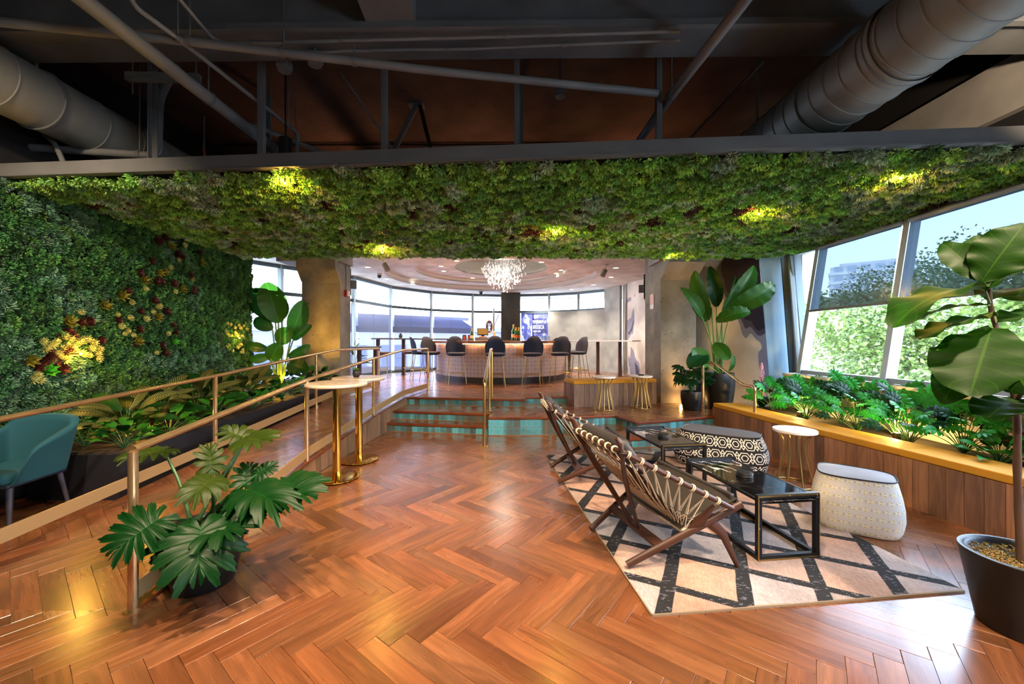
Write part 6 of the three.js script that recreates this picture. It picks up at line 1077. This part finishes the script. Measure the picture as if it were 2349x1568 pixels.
// bird of paradise
const bopA = leafGeo(1, (t) => 0.155 * Math.pow(Math.sin(Math.min(1, t * 0.98 + 0.02) * 3.1), 0.62) * (1.1 - 0.35 * t), 20, 8, { droop: 0.5, fold: 0.55, wave: 0.012, waves: 7 }), bopB = leafGeo(1, (t) => 0.26 * Math.pow(Math.sin(Math.min(1, t * 0.98 + 0.02) * 3.1), 0.6), 20, 8, { droop: 0.35, fold: 0.25, wave: 0.012, waves: 6 }), bopC = leafGeo(1, (t) => 0.17 * Math.pow(Math.sin(Math.min(1, t * 0.98 + 0.02) * 3.1), 0.62), 20, 8, { droop: 1.0, fold: 0.4, wave: 0.02, waves: 6 });
{
  const c = [3.74, 7.1], t = thing('potted_strelitzia', 'tall bird of paradise plant in a large black pot before the painted wall', 'plant', [0, 0, 0]);
  mesh('pot', potGeo(0.265, 0.65).translate(c[0], 0.3, -c[1]), M.potBlack, t); mesh('soil', cyl(0.235, 0.235, 0.01, 32, c[0], 0.885, -c[1]), M.soil, t);
  const z = (X, Y) => [1480 + X / 3.92, 560 + Y / 3.92], D = 6.93;
  const Ls = [[510, 650, -0.1, 322, 388, -0.2, bopA, M.banana], [560, 680, 0, 445, 235, -0.1, bopA, M.banana], [640, 560, 0.1, 582, 195, 0.15, bopA, M.bananaDeep], [690, 585, 0, 815, 285, 0, bopA, M.banana], [700, 590, 0.1, 990, 190, 0.1, bopA, M.banana], [770, 570, -0.1, 1165, 355, -0.3, bopC, M.banana], [640, 690, -0.15, 950, 600, -0.35, bopC, M.banana], [590, 560, 0.1, 520, 690, 0.3, bopB, M.bananaDeep], [620, 890, -0.25, 760, 1035, -0.4, bopB, M.banana], [545, 985, -0.25, 385, 1100, -0.4, bopB, M.philo], [750, 1140, -0.1, 790, 985, -0.1, bopA, M.banana], [600, 600, 0.1, 470, 600, 0.2, bopC, M.bananaDeep], [560, 1090, -0.2, 420, 940, -0.3, bopB, M.banana]];
  Ls.forEach(([X, Y, o, X1, Y1, o1, g, m], i) => frond(t, V(c[0] + 0.06 * Math.cos(i * 2), 0.88, c[1] + 0.06 * Math.sin(i * 2)), at(...z(X, Y), D + o), at(...z(X1, Y1), D + o1), g, 0.97, m, { up: 0.1, stalkR: 0.014, sag: 0.03, wide: 1.35, roll: [0.5, -0.3, 0.2, 0.9, 0.5, 0.3, -0.2, 0.4, 0, 0.2, 0.8, 0.1, 0.3][i] }));
  const p = thing('potted_philodendron', 'small split-leaf philodendron in a black pot beside the short handrail', 'plant', [0, 0, 0]), q = [3.19, 6.98];
  mesh('pot', potGeo(0.178, 0.33).translate(q[0], 0.3, -q[1]), M.potBlack, p); mesh('soil', cyl(0.155, 0.155, 0.01, 28, q[0], 0.6, -q[1]), M.soil, p);
  for (let i = 0; i < 17; i++) { const az = i * 2.39996, r = 0.16 + 0.2 * ((i * 7) % 10) / 10, h = 0.82 + 0.26 * ((i * 3) % 7) / 7 - 0.1 * r, b = V(q[0] + Math.sin(az) * r * 0.6, h, q[1] + Math.cos(az) * r * 0.55), e = V(q[0] + Math.sin(az) * (r * 0.6 + 0.2), h - 0.05 + 0.08 * Math.sin(i), q[1] + Math.cos(az) * (r * 0.55 + 0.2)); frond(p, V(q[0], 0.6, q[1]), b, e, lobC, 1.15, M.philo, { up: 0.6, stalkR: 0.006, stalk: M.stemDark, sag: 0.08, wide: 1.2 }); }
}
// ---------------------------------------------------------------- planter below the windows
const xan = [lobedLeaf(1, { lobes: 6, depth: 0.6, nT: 44, nR: 2, droop: 0.4, side: 0.36, sharp: 0.7, seedN: 11 }), lobedLeaf(1, { lobes: 5, depth: 0.55, nT: 40, nR: 2, droop: 0.6, side: 0.34, sharp: 0.7, seedN: 12 })];
function clump(name, label, group, x, y, d, n, r, h, leaf, mats, size, cat = 'plant', up = 0.7) {
  const t = thing(name, label, cat, [0, 0, 0], 0, group), root = V(x, y, d);
  for (let i = 0; i < n; i++) { const az = i * 2.39996 + rr(-0.3, 0.3), f = Math.sqrt((i + 0.5) / n), rad = r * f, hh = h * (1.05 - 0.62 * f * f) * rr(0.85, 1.1), b = V(x + Math.sin(az) * rad, y + hh, d + Math.cos(az) * rad), s = size * rr(0.8, 1.2), e = b.clone().add(new THREE.Vector3(Math.sin(az) * s * 0.85, s * (0.75 - 0.75 * f), -Math.cos(az) * s * 0.85)); frond(t, root, b, e, leaf[i % leaf.length], 1, mats[i % mats.length], { up, stalkR: 0.004, stalk: M.stemDark, sag: 0.08, wide: rr(0.95, 1.2) }); }
  return t;
}
for (const [x, d, n, r, h, ix] of [[4.02, 6.05, 20, 0.26, 0.40], [4.2, 5.65, 22, 0.3, 0.46], [3.98, 5.3, 20, 0.26, 0.40], [4.2, 5.0, 22, 0.3, 0.50], [4.06, 4.62, 24, 0.28, 0.46], [4.26, 4.35, 22, 0.28, 0.50], [4.1, 4.05, 24, 0.28, 0.46], [4.28, 3.72, 20, 0.26, 0.40]].map((q, i) => [...q, i])) clump('philodendron_clump', 'bushy green cut-leaf philodendron ' + ['beside the pink flower spike', 'below the corner post of the window', 'in front of the corner post, at the bench edge', 'under the first leaning window, at the sill', 'at the bench edge behind the side table', 'under the second window mullion', 'at the bench edge next to the pothos', 'at the sill behind the first pothos'][ix], null, x, 0.44, d, n, r, h, xan, [M.xanadu, M.xanadu, M.philo], 0.2, 'plant', 0.4);
const heart = leafGeo(1, (t) => 0.36 * Math.pow(Math.sin(Math.min(1, t * 0.97 + 0.1) * 3.0), 0.8) * (1.15 - 0.5 * t), 8, 6, { droop: 0.5, fold: 0.22, wave: 0.01 });
for (const [x, d] of [[4.15, 3.35], [4.3, 3.1], [4.2, 2.85], [4.38, 2.55], [4.28, 2.3], [4.35, 3.5]]) clump('pothos', 'low pothos with glossy heart-shaped leaves in the window planter', 'pothos plants in the window planter', x, 0.44, d, 18, 0.22, 0.19, [heart], [M.pothos, M.xanadu], 0.13, 'plant', 0.75);
const strapLeaf = leafGeo(1, (t) => 0.075 * Math.pow(Math.sin(Math.min(1, t + 0.08) * 2.9), 0.5), 10, 2, { droop: 0.7, fold: 0.3 });
for (const [x, d, label] of [[4.42, 3.25, 'red bromeliad behind the pothos in the window planter'], [4.38, 2.2, 'red bromeliad beside the fig trunk in the window planter']]) clump('bromeliad', label, null, x, 0.45, d, 14, 0.06, 0.14, [strapLeaf], [M.red, M.pothos, M.red], 0.22, 'plant', 0.8);
{
  const t = thing('flowering_bromeliad', 'pink branched flower spike at the end of the window planter', 'flower', [0, 0, 0]), x = 3.98, d = 6.25;
  mesh('stem', sweep([V(x, 0.45, d), V(x, 1.0, d)], 0.008, 8), M.stem, t);
  const fl = []; for (let i = 0; i < 260; i++) { const y = rnd(), side = i % 5 < 2 ? (i % 2 ? 1 : -1) : 0, h = side ? 0.72 + 0.06 * rnd() : 0.66 + 0.5 * y, w = side ? side * rr(0.03, 0.2) : rr(-1, 1) * 0.075 * (1.05 - y); fl.push(new THREE.OctahedronGeometry(rr(0.009, 0.016)).scale(0.7, 1.5, 0.7).translate(x + w, h + (side ? Math.abs(w) * 0.25 : 0), -d + rr(-1, 1) * (side ? 0.02 : 0.06 * (1.05 - y)))); }
  tag(mesh('florets', merge(fl), M.pink, t), null, null, null, 'stuff'); for (let i = 0; i < 8; i++) { const az = i * 0.785; frond(t, null, V(x, 0.46, d), V(x + Math.sin(az) * 0.3, 0.6, d + Math.cos(az) * 0.3), strapLeaf, 1, M.philo, { up: 0.8, wide: 2 }); }
}
// ---------------------------------------------------------------- planter along the living wall
{
  const pl = thing('planter', 'long dark blue planter trough between ramp and living wall', 'planter');
  const poly = [[-3.72, 3.72], [-3.66, 6.2], [-3.6, 8.0], [-4.6, 8.0], [-4.6, 3.72]], g = slab(poly, 0, 0.45), a = g.attributes.position; for (let i = 0; i < a.count; i++) if (a.getY(i) > 0.2) a.setY(i, 0.43 + 0.04 * (-a.getZ(i) - 3.7)); g.computeVertexNormals(); mesh('trough', g, M.navyBox, pl);
  const s = slab([[-3.75, 3.76], [-3.63, 8.0], [-4.58, 8.0], [-4.58, 3.76]], 0, 0.455), b = s.attributes.position; for (let i = 0; i < b.count; i++) if (b.getY(i) > 0.2) b.setY(i, 0.435 + 0.04 * (-b.getZ(i) - 3.7)); s.computeVertexNormals(); mesh('soil', s, M.soil, pl);
}
const sY = (d) => 0.435 + 0.04 * (d - 3.7);
const cala = leafGeo(1, (t) => 0.17 * Math.pow(Math.sin(Math.min(1, t * 0.97 + 0.04) * 3.05), 0.75), 12, 6, { droop: 0.6, fold: 0.2, wave: 0.012, waves: 4 });
for (const [x, d, n] of [[-4.12, 4.2, 15], [-4.2, 4.65, 13], [-4.08, 5.1, 15], [-4.2, 5.55, 14], [-4.05, 5.9, 12], [-4.15, 6.3, 12]]) clump('calathea', 'calathea with cream striped leaves in the planter by the living wall', 'striped calatheas in the left planter', x, sY(d), d, n, 0.2, 0.36, [cala], [M.calathea, M.calathea, M.bananaDeep], 0.36, 'plant', 0.55);
for (const [x, d] of [[-3.86, 3.9], [-3.98, 4.1], [-3.84, 4.4], [-3.95, 4.75], [-3.82, 5.05], [-3.9, 5.4], [-3.8, 5.75], [-3.88, 6.1], [-3.78, 6.45], [-3.8, 6.85], [-3.9, 7.2], [-3.78, 7.5], [-4.3, 3.95], [-4.1, 6.7]]) clump('pothos', 'trailing pothos along the edge of the planter beside the ramp', 'pothos plants in the left planter', x, sY(d), d, 17, 0.2, 0.2, [heart], [M.pothos, M.philo, M.pothos], 0.13, 'plant', 0.7);
for (const [x, d] of [[-3.9, 4.25], [-3.95, 5.2], [-3.74, 6.62], [-3.8, 6.95]]) clump('bromeliad', 'dark pink bromeliad among the pothos beside the ramp', 'bromeliads in the left planter', x, sY(d) + 0.04, d, 10, 0.05, 0.12, [strapLeaf], [M.red], 0.2, 'plant', 0.8);
{
  const t = thing('banana_plant', 'broad-leaved banana plant at the end of the living wall', 'plant', [0, 0, 0]), D = 7.05, z = (X, Y) => [560 + X / 4.611, 560 + Y / 4.611], root = (i) => at(...z(375 + 20 * Math.sin(i * 2), 1480), D + 0.05 * Math.cos(i));
  const Ls = [[365, 830, 0, 235, 405, -0.1, bopB, M.banana, 1.25], [505, 950, 0, 625, 595, 0, bopB, M.banana, 1.05], [350, 1040, -0.1, 510, 890, -0.15, bopB, M.banana, 1.5], [275, 1230, -0.1, 380, 1040, -0.15, bopB, M.banana, 1.5], [330, 820, 0.1, 90, 470, 0.2, bopB, M.bananaDeep, 1.3], [300, 900, 0.1, 110, 790, 0.1, bopB, M.bananaDeep, 1.4], [520, 1010, 0.05, 715, 850, 0.1, bopC, M.banana, 1.2], [480, 1200, -0.1, 700, 1060, -0.1, bopC, M.banana, 1.2], [250, 1110, -0.15, 20, 1070, -0.2, bopB, M.bananaDeep, 1.0], [270, 1180, -0.1, 60, 1230, -0.2, bopB, M.banana, 1.1], [400, 800, 0.15, 400, 560, 0.2, bopB, M.bananaDeep, 1.0], [470, 1260, -0.1, 680, 1330, -0.3, bopB, M.bananaDeep, 1.2], [300, 1330, -0.1, 90, 1420, -0.3, bopB, M.bananaDeep, 1.2], [270, 1400, -0.2, 380, 1500, -0.4, bopB, M.banana, 1.1]];
  Ls.forEach(([X, Y, o, X1, Y1, o1, g, m, w], i) => frond(t, root(i), at(...z(X, Y), D + o), at(...z(X1, Y1), D + o1), g, 0.98, m, { up: 0.1, stalkR: 0.016, sag: 0.02, wide: w, roll: 0.2 * Math.sin(i * 2) }));
  for (const [X, d] of [[-3.75, 7.75], [-3.95, 7.7], [-4.3, 7.4]]) clump('pothos', 'trailing pothos along the edge of the planter beside the ramp', 'pothos plants in the left planter', X, sY(d), d, 16, 0.22, 0.3, [heart], [M.pothos, M.philo], 0.16, 'plant', 0.6);
  clump('dracaena', 'dark leafy plant standing behind the left pier by the windows', null, -4.35, 0.45, 10.8, 22, 0.2, 0.9, [strapLeaf], [M.bananaDeep], 0.3, 'plant', 0.5);
}
// uplights among the plants
function uplight(x, y, d, power, label, color = 0xffb93d, lean = [0, 0]) { const t = thing('plant_uplight', label, 'lamp', [x, y, d], 0); mesh('housing', lathe([[0, 0], [0.03, 0], [0.036, 0.01], [0.036, 0.07], [0.031, 0.07], [0.03, 0.055], [0, 0.055]], 20), M.black, t); mesh('lens', cyl(0.03, 0.03, 0.004, 20, 0, 0.058, 0), M.bulb, t); const l = new THREE.SpotLight(color, power, 0, 0.75, 0.9); l.position.y = 0.075; l.target.position.set(lean[0], 1, lean[1]); l.castShadow = true; l.shadow.radius = 2; t.add(l, l.target); const g = new THREE.PointLight(color, power * 0.06); g.position.y = 0.09; g.castShadow = true; t.add(g); }
uplight(-4.1, sY(6.9) + 0.02, 6.9, 18, 'warm uplight at the foot of the banana plant', 0xffb93d, [0.25, -0.6]); uplight(-3.98, sY(4.3) + 0.02, 4.3, 12, 'warm uplight among the calatheas near the armchair'); uplight(4.0, 0.46, 5.45, 26, 'warm uplight among the cut-leaf philodendrons near the handrail', 0xffcf7a, [-0.6, 0.1]); uplight(4.12, 0.46, 4.2, 22, 'warm uplight among the cut-leaf philodendrons near the pothos', 0xffcf7a, [-0.7, 0.1]);
uplight(3.25, 0.235, 7.55, 3, 'small recessed floor lamp lighting the concrete pier behind the little pot', 0xffc070);
// ---------------------------------------------------------------- outside
const street = thing('ground', 'pavement outside below the windows', 'ground', [0, 0, 0], 0, null, 'structure'); mesh('paving', slab([[-90, -60], [160, -60], [160, 160], [-90, 160]], -4.2, -4.0, [[[-6.6, -3.6], [-6.6, 17.1], [5.5, 17.1], [5.5, -3.6]]]), S(0xb5b0a6, 0.9), street);
const leafCard = new THREE.BufferGeometry(); leafCard.setAttribute('position', new THREE.Float32BufferAttribute([0, 0, 0, -0.05, 0.012, 0.07, 0, 0, 0.16, 0, 0, 0, 0, 0, 0.16, 0.05, 0.012, 0.07], 3)); leafCard.computeVertexNormals();
const treeLeaf = P(0xffffff, 0.5, 0, { transmission: 0.25, thickness: 0 });
function tree(label, x, d, top, r, n, hue) {
  const t = thing('tree', label, 'tree', [x, -4, d], 0, null); mesh('trunk', sweep(curve([new THREE.Vector3(0, 0, 0), new THREE.Vector3(0.1, 2, 0), new THREE.Vector3(-0.1, top + 4 - r, 0)], 10), (k) => 0.25 - 0.12 * k, 10), M.bark, t);
  const blobs = Array.from({ length: 26 }, () => { const f = rnd() * 6.283, c = rr(-1, 1), q = Math.sqrt(1 - c * c); return [new THREE.Vector3(Math.cos(f) * q * r * 0.8, top + 4 - r + c * r * 0.75, Math.sin(f) * q * r * 0.8), r * rr(0.28, 0.45)]; });
  const im = new THREE.InstancedMesh(leafCard, treeLeaf, n); for (let i = 0; i < n; i++) { const [c, br] = blobs[i % blobs.length], v = new THREE.Vector3(rr(-1, 1), rr(-1, 1), rr(-1, 1)).normalize(), p = c.clone().addScaledVector(v, br * rr(0.35, 1.05)); const q = new THREE.Quaternion().setFromEuler(new THREE.Euler(rr(0, 6), rr(0, 6), rr(0, 6))); im.setMatrixAt(i, M4(p, q, rr(0.8, 1.5))); const k = rr(0.7, 1.3); im.setColorAt(i, new THREE.Color().setRGB(hue[0] * k, hue[1] * k, hue[2] * k)); }
  im.name = 'foliage'; im.castShadow = true; tag(im, null, null, null, 'stuff'); t.add(im);
}
tree('broad sunlit tree outside the leaning windows behind the shade edge', 15.5, 15.5, 4.1, 4.0, 34000, [0.12, 0.19, 0.035]); tree('sunlit tree outside seen through the fig leaves', 15, 9.5, 4.0, 3.8, 30000, [0.12, 0.19, 0.035]); tree('tree outside beside the triangular pane', 15.5, 21, 4.4, 3.8, 20000, [0.22, 0.30, 0.09]);
tree('farther darker tree outside under the white building', 27, 27, 7.2, 5.2, 20000, [0.16, 0.24, 0.08]); tree('darker tree outside beyond the fig top', 25, 18, 7.4, 5, 20000, [0.15, 0.23, 0.08]); tree('tree outside opposite the lounge side', 15, 3, 3.4, 3.4, 14000, [0.14, 0.22, 0.05]);
{
  const t = thing('building', 'white apartment tower beyond the trees', 'building', [75, -4, 82], -0.7); mesh('walls', box(13, 21, 11, 0, 10.5, 0), S(0xe4e4e2, 0.8), t);
  for (let i = 0; i < 5; i++) { mesh('balcony', box(13.6, 0.5, 11.6, 0, 12 + i * 1.9, 0), S(0xf2f2f0, 0.8), t); for (let k = 0; k < 6; k++) mesh('window_pane', box(1.4, 1.1, 0.1, -5.2 + k * 2.1, 12.9 + i * 1.9, 5.55), S(0xb9c2ca, 0.3), t); } mesh('roof', box(10, 0.8, 8, 0, 21.4, 0), S(0xd8d8d4, 0.8), t);
  const b = thing('building', 'small pale house with tiled roof outside the triangular pane', 'building', [30, -4, 41], -0.6); mesh('walls', box(6, 9.2, 6, 0, 4.6, 0), S(0xe0dccf, 0.8), b); mesh('roof', new THREE.ConeGeometry(5, 1.6, 4).rotateY(Math.PI / 4).translate(0, 10, 0), S(0x9a6a55, 0.8), b);
  // awning and pale building outside the bar windows
  const s = thing('awning', 'dark blue awning outside the left bar windows', 'awning', [-6.8, 0, 16.4], 0.62); mesh('canopy', new THREE.ExtrudeGeometry(new THREE.Shape([[0, 0], [1.4, -0.5], [1.4, -0.75], [0, -0.3]].map(([a, b]) => new THREE.Vector2(a, b))), { depth: 6.5, bevelEnabled: false }).rotateY(-Math.PI / 2).translate(5.5, 2.65, -0.5), S(0x2c3556, 0.8), s); mesh('fascia', box(6.6, 0.14, 0.1, 2.25, 2.62, 0.2), S(0xd8d8ea, 0.7), s); for (const x of [-0.9, 5.4]) mesh('post', box(0.08, 6.6, 0.08, x, -0.7, 0.9), S(0x4a5270, 0.6), s);
  const f = thing('building', 'long pale low building across from the bar windows', 'building', [-9, -4, 27], 0.2); mesh('walls', box(30, 6.2, 6, 0, 3.1, 0), S(0xdcdfe8, 0.85), f); for (let i = 0; i < 12; i++) mesh('window_pane', box(1.5, 1.4, 0.1, -13 + i * 2.35, 4.6, 3.05), S(0x7f90b8, 0.3), f); mesh('parapet', box(30.4, 0.3, 6.4, 0, 6.3, 0), S(0xdde0ee, 0.8), f);
}
renderer.render(scene, camera);
